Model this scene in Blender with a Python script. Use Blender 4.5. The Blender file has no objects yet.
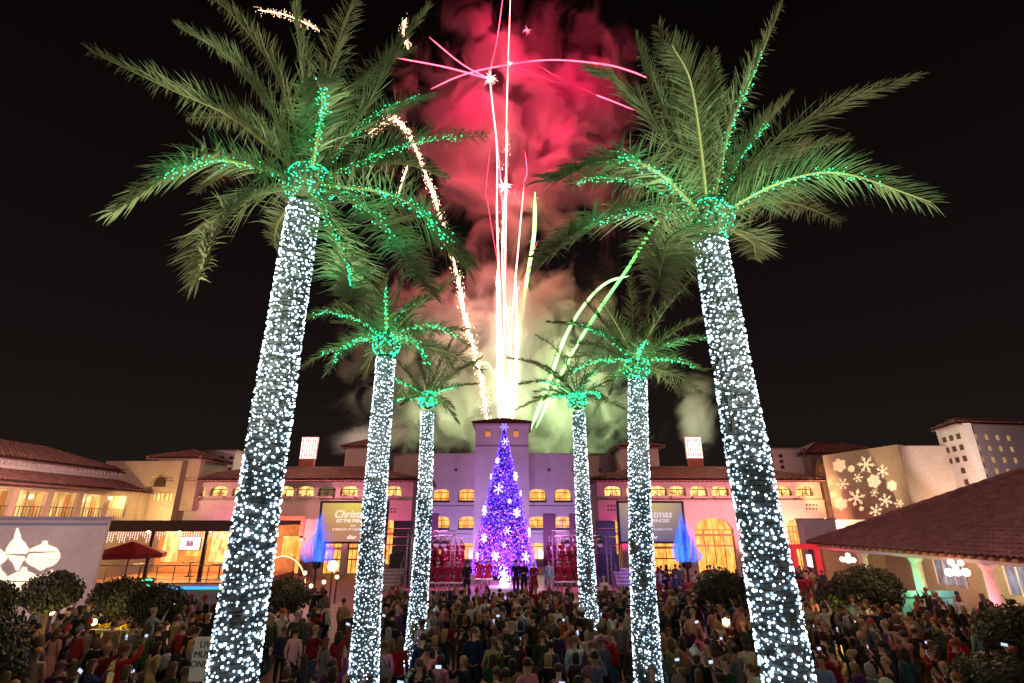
import bpy, bmesh, math, random
from mathutils import Vector, Matrix, noise
from mathutils.geometry import tessellate_polygon
R = math.radians
random.seed(7)
scene = bpy.context.scene
COL = scene.collection

# ------------------------------------------------------------------ camera, world, exposure
F = 508.0; TH = R(19.4); CZ = 5.0
cd = bpy.data.cameras.new('camera'); cam = bpy.data.objects.new('camera', cd); COL.objects.link(cam)
cam.location = (0, 0, CZ); cam.rotation_euler = (R(90) + TH, 0, 0)
cd.sensor_width = 36; cd.lens = 36 * F / 1024; cd.clip_end = 3000; cd.clip_start = 0.1
scene.camera = cam
scene.view_settings.view_transform = 'Standard'; scene.view_settings.look = 'None'
scene.view_settings.exposure = 0.0; scene.view_settings.gamma = 1.0
cy = scene.cycles
cy.use_denoising = True
cy.max_bounces = 5; cy.diffuse_bounces = 2; cy.glossy_bounces = 2; cy.transmission_bounces = 2
cy.transparent_max_bounces = 6; cy.volume_bounces = 1
cy.sample_clamp_indirect = 3.0; cy.caustics_reflective = False; cy.caustics_refractive = False
cy.volume_step_rate = .5; cy.volume_max_steps = 256

world = bpy.data.worlds.new('World'); scene.world = world; world.use_nodes = True
nt = world.node_tree; nt.nodes.clear()
out = nt.nodes.new('ShaderNodeOutputWorld'); bg = nt.nodes.new('ShaderNodeBackground')
tc = nt.nodes.new('ShaderNodeTexCoord'); sp = nt.nodes.new('ShaderNodeSeparateXYZ')
rmp = nt.nodes.new('ShaderNodeValToRGB')           # city glow low down, nearly black overhead
nt.links.new(tc.outputs['Generated'], sp.inputs[0]); nt.links.new(sp.outputs['Z'], rmp.inputs[0])
rmp.color_ramp.elements[0].color = (.013, .009, .008, 1); rmp.color_ramp.elements[0].position = 0.0
rmp.color_ramp.elements[1].color = (.0022, .0012, .0013, 1); rmp.color_ramp.elements[1].position = 0.75
e = rmp.color_ramp.elements.new(.3); e.color = (.0075, .0050, .0048, 1)
nt.links.new(rmp.outputs[0], bg.inputs[0]); bg.inputs[1].default_value = 1.0
nt.links.new(bg.outputs[0], out.inputs[0])

# ------------------------------------------------------------------ photograph geometry helpers
CT, ST = math.cos(TH), math.sin(TH)
def ray(px, py):
    u = (px - 512) / F; w = (341.5 - py) / F
    return Vector((u, CT - w * ST, ST + w * CT))
def P(px, py, Y):
    r = ray(px, py); return Vector((0, 0, CZ)) + r * (Y / r.y)
def PZ(px, py, z):
    r = ray(px, py); return Vector((0, 0, CZ)) + r * ((z - CZ) / r.z)
def pix(p):
    d = Vector(p) - Vector((0, 0, CZ)); zd = d.y * CT + d.z * ST
    return 512 + F * d.x / zd, 341.5 - F * (d.z * CT - d.y * ST) / zd

# ------------------------------------------------------------------ materials
MATS = {}
def mat(name, base=(.5, .5, .5), rough=.7, metal=0., noise_scale=None, noise_amt=.25, bump=0., bump_scale=None,
        emit=None, strength=1., sampling=None, spec=.4, stain=0.):
    if name in MATS: return MATS[name]
    m = bpy.data.materials.new(name); m.use_nodes = True; MATS[name] = m
    n = m.node_tree.nodes; L = m.node_tree.links; b = n['Principled BSDF']
    b.inputs['Base Color'].default_value = (*base, 1); b.inputs['Roughness'].default_value = rough
    b.inputs['Metallic'].default_value = metal; b.inputs['Specular IOR Level'].default_value = spec
    if noise_scale:
        t = n.new('ShaderNodeTexCoord'); x = n.new('ShaderNodeTexNoise'); x.inputs['Scale'].default_value = noise_scale
        x.inputs['Detail'].default_value = 5; L.new(t.outputs['Object'], x.inputs['Vector'])
        r = n.new('ShaderNodeValToRGB'); a = 1 - noise_amt; c = 1 + noise_amt
        r.color_ramp.elements[0].position = .3; r.color_ramp.elements[1].position = .7
        r.color_ramp.elements[0].color = (base[0] * a, base[1] * a, base[2] * a, 1)
        r.color_ramp.elements[1].color = (min(1, base[0] * c), min(1, base[1] * c), min(1, base[2] * c), 1)
        L.new(x.outputs['Fac'], r.inputs[0]); L.new(r.outputs[0], b.inputs['Base Color'])
        if stain:                                     # broad weathering blotches
            y = n.new('ShaderNodeTexNoise'); y.inputs['Scale'].default_value = .35; y.inputs['Detail'].default_value = 8
            L.new(t.outputs['Object'], y.inputs['Vector'])
            q = n.new('ShaderNodeMapRange'); q.inputs[1].default_value = .35; q.inputs[2].default_value = .7
            q.inputs[3].default_value = 1 - stain; q.inputs[4].default_value = 1
            L.new(y.outputs['Fac'], q.inputs[0])
            mx = n.new('ShaderNodeVectorMath'); mx.operation = 'SCALE'
            L.new(r.outputs[0], mx.inputs[0]); L.new(q.outputs[0], mx.inputs['Scale']); L.new(mx.outputs[0], b.inputs['Base Color'])
    if bump:
        t = n.new('ShaderNodeTexCoord'); x = n.new('ShaderNodeTexNoise'); x.inputs['Scale'].default_value = bump_scale or 20
        x.inputs['Detail'].default_value = 6
        L.new(t.outputs['Object'], x.inputs['Vector']); bp = n.new('ShaderNodeBump'); bp.inputs['Strength'].default_value = bump
        bp.inputs['Distance'].default_value = .05
        L.new(x.outputs['Fac'], bp.inputs['Height']); L.new(bp.outputs[0], b.inputs['Normal'])
    if emit:
        b.inputs['Emission Color'].default_value = (*emit, 1); b.inputs['Emission Strength'].default_value = strength
    if sampling: m.cycles.emission_sampling = sampling
    return m

def tint_mat(name, rough=.85, sheen=0., bump=0.):
    """base colour from the object's own colour (clothes, skin, hair)"""
    m = bpy.data.materials.new(name); m.use_nodes = True
    n = m.node_tree.nodes; L = m.node_tree.links; b = n['Principled BSDF']
    oi = n.new('ShaderNodeObjectInfo'); t = n.new('ShaderNodeTexCoord'); x = n.new('ShaderNodeTexNoise')
    x.inputs['Scale'].default_value = 14; x.inputs['Detail'].default_value = 4
    mr = n.new('ShaderNodeMapRange'); mr.inputs[3].default_value = .65; mr.inputs[4].default_value = 1.25
    L.new(t.outputs['Object'], x.inputs['Vector']); L.new(x.outputs['Fac'], mr.inputs[0])
    v = n.new('ShaderNodeVectorMath'); v.operation = 'SCALE'; L.new(oi.outputs['Color'], v.inputs[0]); L.new(mr.outputs[0], v.inputs['Scale'])
    L.new(v.outputs[0], b.inputs['Base Color']); b.inputs['Roughness'].default_value = rough
    b.inputs['Specular IOR Level'].default_value = .25
    if bump:
        bp = n.new('ShaderNodeBump'); bp.inputs['Strength'].default_value = bump; bp.inputs['Distance'].default_value = .03
        L.new(x.outputs['Fac'], bp.inputs['Height']); L.new(bp.outputs[0], b.inputs['Normal'])
    return m

STUC = mat('stucco_pale', (.52, .45, .40), .9, noise_scale=6, noise_amt=.10, bump=.25, bump_scale=30, stain=.22)
STUCW = mat('stucco_white', (.66, .62, .58), .9, noise_scale=5, noise_amt=.07, bump=.2, bump_scale=30, stain=.15)
STUCT = mat('stucco_tan', (.46, .37, .27), .9, noise_scale=5, noise_amt=.10, bump=.2, bump_scale=30, stain=.2)
TRIM = mat('stone_trim', (.40, .33, .28), .8, noise_scale=8, noise_amt=.15)
DARKW = mat('dark_wood', (.06, .03, .022), .6, noise_scale=8, noise_amt=.3)
BLACK = mat('black_metal', (.02, .02, .022), .5)
GREYM = mat('grey_metal', (.22, .22, .24), .45, .6)
WHITE = mat('white_paint', (.78, .76, .74), .6)
WOOD = mat('warm_wood', (.36, .17, .07), .6, noise_scale=9, noise_amt=.3)
BARK = mat('palm_bark', (.125, .14, .155), .95, noise_scale=18, noise_amt=.5, bump=1.0, bump_scale=22)
BRANCH = mat('branch', (.10, .07, .05), .9)
LEAF = mat('shrub_leaf', (.035, .042, .018), .6, noise_scale=2.2, noise_amt=.5)
REDLEAF = mat('poinsettia_red', (.45, .02, .03), .6, noise_scale=5, noise_amt=.4)
YELLEAF = mat('yellow_flowers', (.65, .5, .03), .6, noise_scale=5, noise_amt=.4)
WBULB = [mat('white_bulb', (1, 1, 1), .4, emit=(.70, .87, 1.0), strength=7.5), mat('white_bulb_soft', (1, 1, 1), .4, emit=(.55, .80, 1.0), strength=2.4), mat('white_bulb_dim', (1, 1, 1), .4, emit=(.36, .62, .90), strength=.9)]
GBULB = mat('green_bulb', (.1, .8, .4), .4, emit=(.015, .85, .33), strength=5.5)
WIRE = mat('wire', (.01, .02, .012), .6)
WARM = mat('warm_bulb', (1, .8, .5), .4, emit=(1, .62, .25), strength=9)
PINKL = mat('pale_pink_bulb', (1, .8, .8), .4, emit=(1, .62, .55), strength=3.2, sampling='NONE')
FLESHD = mat('eye_dark', (.02, .015, .01), .3)

def tile_mat():
    m = mat('clay_tile', (.21, .115, .095), .85, noise_scale=1.2, noise_amt=.12)
    n = m.node_tree.nodes; L = m.node_tree.links; b = n['Principled BSDF']
    t = n.new('ShaderNodeTexCoord'); v = n.new('ShaderNodeTexVoronoi'); v.inputs['Scale'].default_value = 2.6
    L.new(t.outputs['Object'], v.inputs['Vector']); h = n.new('ShaderNodeHueSaturation')
    src = b.inputs['Base Color'].links[0].from_socket
    mr = n.new('ShaderNodeMapRange'); mr.inputs[3].default_value = .78; mr.inputs[4].default_value = 1.2
    s2 = n.new('ShaderNodeSeparateXYZ'); L.new(v.outputs['Color'], s2.inputs[0]); L.new(s2.outputs[0], mr.inputs[0])
    L.new(src, h.inputs['Color']); L.new(mr.outputs[0], h.inputs['Value']); L.new(h.outputs[0], b.inputs['Base Color'])
    return m
TILE = tile_mat()

def pane_mat(name, col, strength, scale=1.6, dark=.25):
    """lit window: a room's brightness and curtains seen through glass"""
    m = bpy.data.materials.new(name); m.use_nodes = True
    n = m.node_tree.nodes; L = m.node_tree.links; b = n['Principled BSDF']
    b.inputs['Base Color'].default_value = (.05, .04, .03, 1); b.inputs['Roughness'].default_value = .15
    t = n.new('ShaderNodeTexCoord'); mp = n.new('ShaderNodeMapping'); mp.inputs['Scale'].default_value = (1.4, 1.4, .55)
    x = n.new('ShaderNodeTexNoise'); x.inputs['Scale'].default_value = scale; x.inputs['Detail'].default_value = 3
    L.new(t.outputs['Object'], mp.inputs[0]); L.new(mp.outputs[0], x.inputs['Vector'])
    r = n.new('ShaderNodeValToRGB'); r.color_ramp.elements[0].position = .36; r.color_ramp.elements[1].position = .66
    r.color_ramp.elements[0].color = (col[0] * dark * 1.4, col[1] * dark, col[2] * dark * .7, 1)
    r.color_ramp.elements[1].color = (*col, 1)
    L.new(x.outputs['Fac'], r.inputs[0]); L.new(r.outputs[0], b.inputs['Emission Color'])
    b.inputs['Emission Strength'].default_value = strength
    return m
PANEY = pane_mat('pane_yellow', (1, .64, .20), 2.1)
PANEO = pane_mat('pane_orange', (1, .46, .09), 1.9, dark=.4)
PANEB = pane_mat('pane_blue', (.55, .62, .85), .6)
PANED = pane_mat('pane_dim', (.65, .42, .2), .35)

SKIN = tint_mat('skin', .55); CLOTH = tint_mat('cloth', .9, bump=.5); HAIR = tint_mat('hair', .6, bump=.8)

# ------------------------------------------------------------------ mesh building
ROOTLOC = {}
def _ico():
    t = (1 + 5 ** .5) / 2
    v = [Vector(c).normalized() for c in [(-1, t, 0), (1, t, 0), (-1, -t, 0), (1, -t, 0), (0, -1, t), (0, 1, t), (0, -1, -t), (0, 1, -t), (t, 0, -1), (t, 0, 1), (-t, 0, -1), (-t, 0, 1)]]
    f = [(0, 11, 5), (0, 5, 1), (0, 1, 7), (0, 7, 10), (0, 10, 11), (1, 5, 9), (5, 11, 4), (11, 10, 2), (10, 7, 6), (7, 1, 8), (3, 9, 4), (3, 4, 2), (3, 2, 6), (3, 6, 8), (3, 8, 9), (4, 9, 5), (2, 4, 11), (6, 2, 10), (8, 6, 7), (9, 8, 1)]
    return v, f
ICV, ICF = _ico()
OCV = [Vector(c) for c in [(1, 0, 0), (-1, 0, 0), (0, 1, 0), (0, -1, 0), (0, 0, 1), (0, 0, -1)]]
OCF = [(0, 2, 4), (2, 1, 4), (1, 3, 4), (3, 0, 4), (2, 0, 5), (1, 2, 5), (3, 1, 5), (0, 3, 5)]

class MB:
    def __init__(s): s.v = []; s.f = []; s.mi = []
    def add(s, vs, fs, mi=0):
        o = len(s.v); s.v.extend(tuple(v) for v in vs); s.f.extend(tuple(i + o for i in f) for f in fs); s.mi.extend([mi] * len(fs)); return s
    def box(s, c, sz, rz=0., M=None, mi=0):
        c = Vector(c); h = Vector(sz) / 2; vs = []
        rot = Matrix.Rotation(rz, 3, 'Z')
        for x in (-1, 1):
            for y in (-1, 1):
                for z in (-1, 1):
                    p = c + rot @ Vector((x * h.x, y * h.y, z * h.z)); vs.append(M @ p if M else p)
        return s.add(vs, [(0, 1, 3, 2), (4, 6, 7, 5), (0, 4, 5, 1), (2, 3, 7, 6), (0, 2, 6, 4), (1, 5, 7, 3)], mi)
    def blob(s, c, r, mi=0, ico=True):
        V, Fc = (ICV, ICF) if ico else (OCV, OCF); c = Vector(c)
        return s.add([c + v * r for v in V], Fc, mi)
    def tube(s, pts, rad, n=8, cap=True, mi=0):
        pts = [Vector(p) for p in pts]; rings = []; N = len(pts)
        if not hasattr(rad, '__len__'): rad = [rad] * N
        up = Vector((0, 0, 1)); vs = []
        for i, p in enumerate(pts):
            t = (pts[min(i + 1, N - 1)] - pts[max(i - 1, 0)]).normalized()
            a = t.cross(up)
            if a.length < 1e-3: a = t.cross(Vector((0, 1, 0)))
            a.normalize(); b = a.cross(t)
            for k in range(n):
                q = 2 * math.pi * k / n; vs.append(p + (a * math.cos(q) + b * math.sin(q)) * rad[i])
        fs = [(i * n + k, i * n + (k + 1) % n, (i + 1) * n + (k + 1) % n, (i + 1) * n + k) for i in range(N - 1) for k in range(n)]
        if cap: fs += [tuple(range(n))[::-1], tuple((N - 1) * n + k for k in range(n))]
        return s.add(vs, fs, mi)
    def lathe(s, c, prof, n=16, mi=0):
        c = Vector(c); vs = []; N = len(prof)
        for r, z in prof:
            for k in range(n):
                q = 2 * math.pi * k / n; vs.append(c + Vector((r * math.cos(q), r * math.sin(q), z)))
        fs = [(i * n + k, i * n + (k + 1) % n, (i + 1) * n + (k + 1) % n, (i + 1) * n + k) for i in range(N - 1) for k in range(n)]
        fs += [tuple(range(n))[::-1], tuple((N - 1) * n + k for k in range(n))]
        return s.add(vs, fs, mi)
    def prism(s, poly, M, d0, d1, mi=0):
        """poly in (u, v) of frame M (u, depth outward, v)"""
        n = len(poly); vs = [M @ Vector((u, d, v)) for d in (d0, d1) for u, v in poly]
        tris = tessellate_polygon([[Vector((u, v, 0)) for u, v in poly]]) if n > 4 else [tuple(range(n))]
        fs = [tuple(t) for t in tris] + [tuple(i + n for i in t)[::-1] for t in tris]
        fs += [(i, (i + 1) % n, (i + 1) % n + n, i + n) for i in range(n)]
        return s.add(vs, fs, mi)
    def build(s, name, m, parent=None, smooth=False, loc=None):
        me = bpy.data.meshes.new(name)
        off = Vector(loc) if loc is not None else (ROOTLOC.get(parent.name, Vector((0, 0, 0))) if parent else Vector((0, 0, 0)))
        me.from_pydata([(v[0] - off.x, v[1] - off.y, v[2] - off.z) for v in s.v], [], s.f)
        for x in (m if isinstance(m, (list, tuple)) else [m]): me.materials.append(x)
        if isinstance(m, (list, tuple)): me.polygons.foreach_set('material_index', s.mi)
        if smooth: me.polygons.foreach_set('use_smooth', [True] * len(me.polygons))
        me.update()
        o = bpy.data.objects.new(name, me); COL.objects.link(o)
        if parent: o.parent = parent; ROOTLOC[o.name] = off
        elif loc is not None: o.location = off; ROOTLOC[o.name] = off
        return o

def fixn(o):
    bm = bmesh.new(); bm.from_mesh(o.data); bmesh.ops.recalc_face_normals(bm, faces=bm.faces); bm.to_mesh(o.data); bm.free(); return o
def tag(o, label, cat, group=None, kind=None):
    if label: o['label'] = label
    if cat: o['category'] = cat
    if group: o['group'] = group
    if kind: o['kind'] = kind
    return o
def thing(name, loc, label, cat, group=None):
    o = bpy.data.objects.new(name, None); COL.objects.link(o); o.empty_display_size = .3
    o.location = loc; ROOTLOC[o.name] = Vector(loc); return tag(o, label, cat, group)
def frame(o, du):
    """local frame: u along du (horizontal), depth outward = towards the viewer side, v up"""
    u = Vector((du[0], du[1], 0)).normalized(); d = Vector((u.y, -u.x, 0))
    return Matrix(((u.x, d.x, 0, o[0]), (u.y, d.y, 0, o[1]), (0, 0, 1, o[2]), (0, 0, 0, 1)))

def arch_pts(c, w, t, rise, n=8):
    h = w / 2
    return [(c - h + w * i / n, t - rise + rise * math.sqrt(max(0, 1 - (2 * i / n - 1) ** 2))) for i in range(n + 1)]
def wall_band(mb, M, u0, u1, v0, v1, ops, d0=-.4, d1=0.):
    """solid wall with openings (c, w, bottom, top, rise)"""
    ops = sorted(ops); cur = u0
    Q = lambda a, b, c, d: mb.prism([(a, c), (b, c), (b, d), (a, d)], M, d0, d1) if b - a > 1e-3 and d - c > 1e-3 else None
    for c, w, b, t, rise in ops:
        Q(cur, c - w / 2, v0, v1); Q(c - w / 2, c + w / 2, v0, b)
        if rise > 0:
            a = arch_pts(c, w, t, rise)
            for i in range(len(a) - 1):
                mb.prism([a[i], a[i + 1], (a[i + 1][0], v1), (a[i][0], v1)], M, d0, d1)
        else: Q(c - w / 2, c + w / 2, t, v1)
        cur = c + w / 2
    Q(cur, u1, v0, v1)
def window(parent, M, c, w, b, t, rise, pm, d=-.32, bars=1, rail=False):
    f = MB(); fw = .07
    f.box((c - w / 2 + fw / 2, d, (b + t - rise) / 2), (fw, .08, t - rise - b), M=M); f.box((c + w / 2 - fw / 2, d, (b + t - rise) / 2), (fw, .08, t - rise - b), M=M)
    f.box((c, d, b + fw / 2), (w - 2 * fw, .08, fw), M=M); f.box((c, d, t - rise - .03), (w - 2 * fw, .08, fw), M=M)
    for i in range(bars): f.box((c - w / 2 + w * (i + 1) / (bars + 1), d, (b + t - rise) / 2), (.05, .06, t - rise - b - .2), M=M)
    o = f.build('window', DARKW, parent)
    pts = [(c - w / 2, b), (c + w / 2, b)] + (arch_pts(c, w, t, rise)[::-1] if rise > 0 else [(c + w / 2, t), (c - w / 2, t)])
    MB().prism(pts, M, d - .12, d - .1).build('pane', pm, o)
    return o

def tile_plane(mb, A, B, C, D, pitch=.36, amp=.11, course=.45):
    """clay barrel tiles over quad A,B (eave) C,D (ridge; may coincide)"""
    A, B, C, D = map(Vector, (A, B, C, D)); u = (B - A).normalized()
    n = u.cross((D - A) if (D - A).length > .01 and abs((D - A).normalized().dot(u)) < .999 else (C - A)).normalized()
    if n.z < 0: n = -n
    s = n.cross(u).normalized()
    if s.z < 0: s = -s
    us = [(p - A).dot(u) for p in (A, B, C, D)]; ss = [(p - A).dot(s) for p in (A, B, C, D)]
    u0, u1, s1 = min(us), max(us), max(ss)
    bm = bmesh.new(); nu = max(2, int((u1 - u0) / pitch * 4)); ns = max(1, int(s1 / course))
    rows = []
    for j in range(ns):
        for k, lift in ((0, 1.), (1, .0)):
            row = []
            for i in range(nu + 1):
                uu = u0 + (u1 - u0) * i / nu
                h = amp * abs(math.sin(math.pi * (uu - u0) / pitch)) ** .7 + .085 * lift + .012 * noise.noise(Vector((int((uu-u0) / pitch) * 3.1, j * 2.3, 0)))
                row.append(bm.verts.new(A + u * uu + s * (s1 * (j + k) / ns) + n * (h)))
            rows.append(row)
    for j in range(len(rows) - 1):
        for i in range(nu): bm.faces.new((rows[j][i], rows[j][i + 1], rows[j + 1][i + 1], rows[j + 1][i]))
    cen = (A + B + C + D) / 4
    for p, q in ((B, C), (D, A)):
        if (q - p).length < .01: continue
        pn = (q - p).cross(n).normalized()
        if (cen - p).dot(pn) > 0: pn = -pn
        if all(abs((x - p).dot(pn)) < 1e-3 or (x - p).dot(pn) < 0 for x in (A, B, C, D)):
            bmesh.ops.bisect_plane(bm, geom=bm.verts[:] + bm.edges[:] + bm.faces[:], plane_co=p, plane_no=pn, clear_outer=True)
    bm.verts.index_update()
    mb.add([v.co.copy() for v in bm.verts], [tuple(v.index for v in f.verts) for f in bm.faces]); bm.free()
    # underside board
    off = n * -.05; mb.add([A + off, B + off, C + off, D + off, A + off * 3, B + off * 3, C + off * 3, D + off * 3],
                           [(0, 1, 2, 3), (4, 7, 6, 5), (0, 4, 5, 1), (1, 5, 6, 2), (2, 6, 7, 3), (3, 7, 4, 0)])
def hip_roof(mb, c, w, d, z, h, rz=0., over=.6, **k):
    """rect hip roof, ridge along the long side"""
    W, D_ = w / 2 + over, d / 2 + over; rot = Matrix.Rotation(rz, 3, 'Z'); c = Vector((c[0], c[1], 0))
    g = lambda x, y, zz: c + rot @ Vector((x, y, 0)) + Vector((0, 0, zz))
    if W >= D_: r1, r2 = (-(W - D_), 0), (W - D_, 0)
    else: r1, r2 = (0, -(D_ - W)), (0, D_ - W)
    A, B, C, D = g(-W, -D_, z), g(W, -D_, z), g(W, D_, z), g(-W, D_, z); R1, R2 = g(*r1, z + h), g(*r2, z + h)
    for p_, q_ in (((A, R1), (B, R2), (C, R2), (D, R1), (R1, R2)) if W >= D_ else ((A, R1), (B, R1), (C, R2), (D, R2), (R1, R2))):
        if (q_ - p_).length > .1: mb.tube([p_.lerp(q_, i / 12) + Vector((0, 0, .09 + .03 * (i % 2))) for i in range(13)], .13, 6)
    if W >= D_: tile_plane(mb, A, B, R2, R1, **k); tile_plane(mb, C, D, R1, R2, **k); tile_plane(mb, B, C, R2, R2, **k); tile_plane(mb, D, A, R1, R1, **k)
    else: tile_plane(mb, B, C, R2, R1, **k); tile_plane(mb, D, A, R1, R2, **k); tile_plane(mb, A, B, R1, R1, **k); tile_plane(mb, C, D, R2, R2, **k)

def spot(name, loc, to, W, col, ang=60, blend=.6, rad=.1):
    l = bpy.data.lights.new(name, 'SPOT'); l.energy = W; l.color = col; l.spot_size = R(ang); l.spot_blend = blend; l.shadow_soft_size = rad
    o = bpy.data.objects.new(name, l); COL.objects.link(o); o.location = loc
    o.rotation_euler = (Vector(to) - Vector(loc)).to_track_quat('-Z', 'Y').to_euler(); return o
def point(name, loc, W, col, rad=.15, parent=None):
    l = bpy.data.lights.new(name, 'POINT'); l.energy = W; l.color = col; l.shadow_soft_size = rad
    o = bpy.data.objects.new(name, l); COL.objects.link(o); o.location = loc; return o
# ================================================================== SETTING
def ground():
    mb = MB(); mb.add([(-900, -200, 0), (900, -200, 0), (900, 1500, 0), (-900, 1500, 0)], [(0, 1, 2, 3)])
    m = mat('far_ground', (.05, .045, .04), .95, noise_scale=.3)
    tag(mb.build('ground', m), None, None, kind='structure')
    m = mat('plaza_paving', (.24, .15, .11), .55, noise_scale=1.5, noise_amt=.25, spec=.5)
    n = m.node_tree.nodes; L = m.node_tree.links; b = n['Principled BSDF']
    t = n.new('ShaderNodeTexCoord'); br = n.new('ShaderNodeTexBrick'); br.inputs['Scale'].default_value = 1.6
    br.inputs['Color1'].default_value = (.30, .18, .13, 1); br.inputs['Color2'].default_value = (.20, .125, .09, 1); br.inputs['Mortar'].default_value = (.09, .07, .06, 1)
    L.new(t.outputs['Object'], br.inputs['Vector']); L.new(br.outputs['Color'], b.inputs['Base Color'])
    mb = MB(); mb.add([(-45, -8, .004), (45, -8, .004), (45, 64, .004), (-45, 64, .004)], [(0, 1, 2, 3)])
    tag(mb.build('plaza', m), None, None, kind='structure')
ground()

FR = lambda Y: frame((0, Y, 0), (1, 0))
def xz(px, py, Y): p = P(px, py, Y); return p.x, p.z

# ---- central hall --------------------------------------------------
def central_hall():
    Y = 64.; M = FR(Y); b = thing('hall', (0, Y, 0), 'tall violet-lit stucco hall with square tower behind the cone tree', 'building')
    x0, _ = xz(386, 490, Y); x1, _ = xz(626, 490, Y); zt = xz(500, 455, Y)[1]
    rows = [(489, 502.5), (516.5, 530), (543, 560)]
    pxs = [388, 414, 441, 467, 537.5, 563, 589, 614]
    mb = MB(); zs = [0]; bands = []
    for k, (a, c) in enumerate(rows[::-1]):
        ztop = xz(500, a, Y)[1]; zbot = max(.05, xz(500, c, Y)[1]); bands.append((zbot, ztop))
    edges = [0, (bands[0][1] + bands[1][0]) / 2, (bands[1][1] + bands[2][0]) / 2, zt]
    ops_all = []
    for k, (zb, ztp) in enumerate(bands):
        ops = [(xz(p, rows[2 - k][0] + 5, Y)[0], 2.05, zb, ztp, .38) for p in pxs if x0 + 1.2 < xz(p, 500, Y)[0] < x1 - 1.2]
        wall_band(mb, M, x0, x1, edges[k], edges[k + 1], ops, -.5, 0); ops_all.append(ops)
    mb.box((0, 6.5, zt / 2 - .2), (x1 - x0, .3, zt - .4), M=frame((0, Y + 13, 0), (1, 0)))
    mb.box((x0 + .2, -6, zt / 2), (.4, 11, zt), M=M); mb.box((x1 - .2, -6, zt / 2), (.4, 11, zt), M=M)
    w = mb.build('wall', STUC, b)
    r = MB(); r.box(((x0 + x1) / 2, -6, zt + .09), (x1 - x0 + .3, 12.6, .18), M=M); r.build('roof', TRIM, b)
    cz = MB()
    for e in (edges[1] + .25, edges[2] + .35): cz.box(((x0 + x1) / 2, .045, e), (x1 - x0, .09, .12), M=M)
    cz.build('string_course', TRIM, b)
    for k, ops in enumerate(ops_all):
        for (c, w_, zb, t, rise) in ops:
            if abs(c) < 4 and False: continue
            o = window(b, M, c, w_, zb, t, rise, PANEO if k else PANEO, d=-.4, bars=1)  # arcade openings; their orange lamp light is put into glowing panes
            if k: 
                s = MB(); s.box((c, -.02, zb + .12), (w_ + .1, .16, .24), M=M)
                for q in range(9): s.box((c - w_ / 2 + w_ * (q + .5) / 9, .02, zb + .3), (.04, .04, .3), M=M)
                s.box((c, .02, zb + .47), (w_, .05, .05), M=M); s.build('railing', BLACK, b)
    # dark bays under the middle row
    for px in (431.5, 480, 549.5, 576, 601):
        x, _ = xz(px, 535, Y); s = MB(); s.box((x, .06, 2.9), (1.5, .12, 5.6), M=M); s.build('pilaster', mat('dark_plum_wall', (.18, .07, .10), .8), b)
    for px in (432, 456, 549, 573, 600):
        x, z = xz(px, 470, Y); s = MB(); s.box((x, .05, z), (.3, .1, .3), M=M); s.build('vent', DARKW, b)
    # tower
    xa, _ = xz(475.5, 440, 62); xb, _ = xz(528.5, 440, 62); zz = xz(500, 424, 62)[1]
    M2 = FR(62.); t = MB(); t.box(((xa + xb) / 2, -2.9, zz / 2), (xb - xa, 5.8, zz), M=M2)
    to = t.build('tower', STUC, b)
    s = MB(); s.box(((xa + xb) / 2, .05, xz(500, 447, 62)[1]), (xb - xa + .1, .1, .14), M=M2); s.box(((xa + xb) / 2, -2.9, zz - .1), (xb - xa + .4, 6.2, .3), M=M2); s.build('cornice', TRIM, to)
    s = MB(); hip_roof(s, ((xa + xb) / 2, 64.9), xb - xa, 5.8, zz + .08, 1.0, over=.45); s.build('roof', TILE, to)
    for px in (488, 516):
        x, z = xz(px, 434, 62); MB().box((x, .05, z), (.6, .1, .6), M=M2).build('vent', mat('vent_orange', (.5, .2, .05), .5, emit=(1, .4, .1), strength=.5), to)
central_hall()

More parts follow.
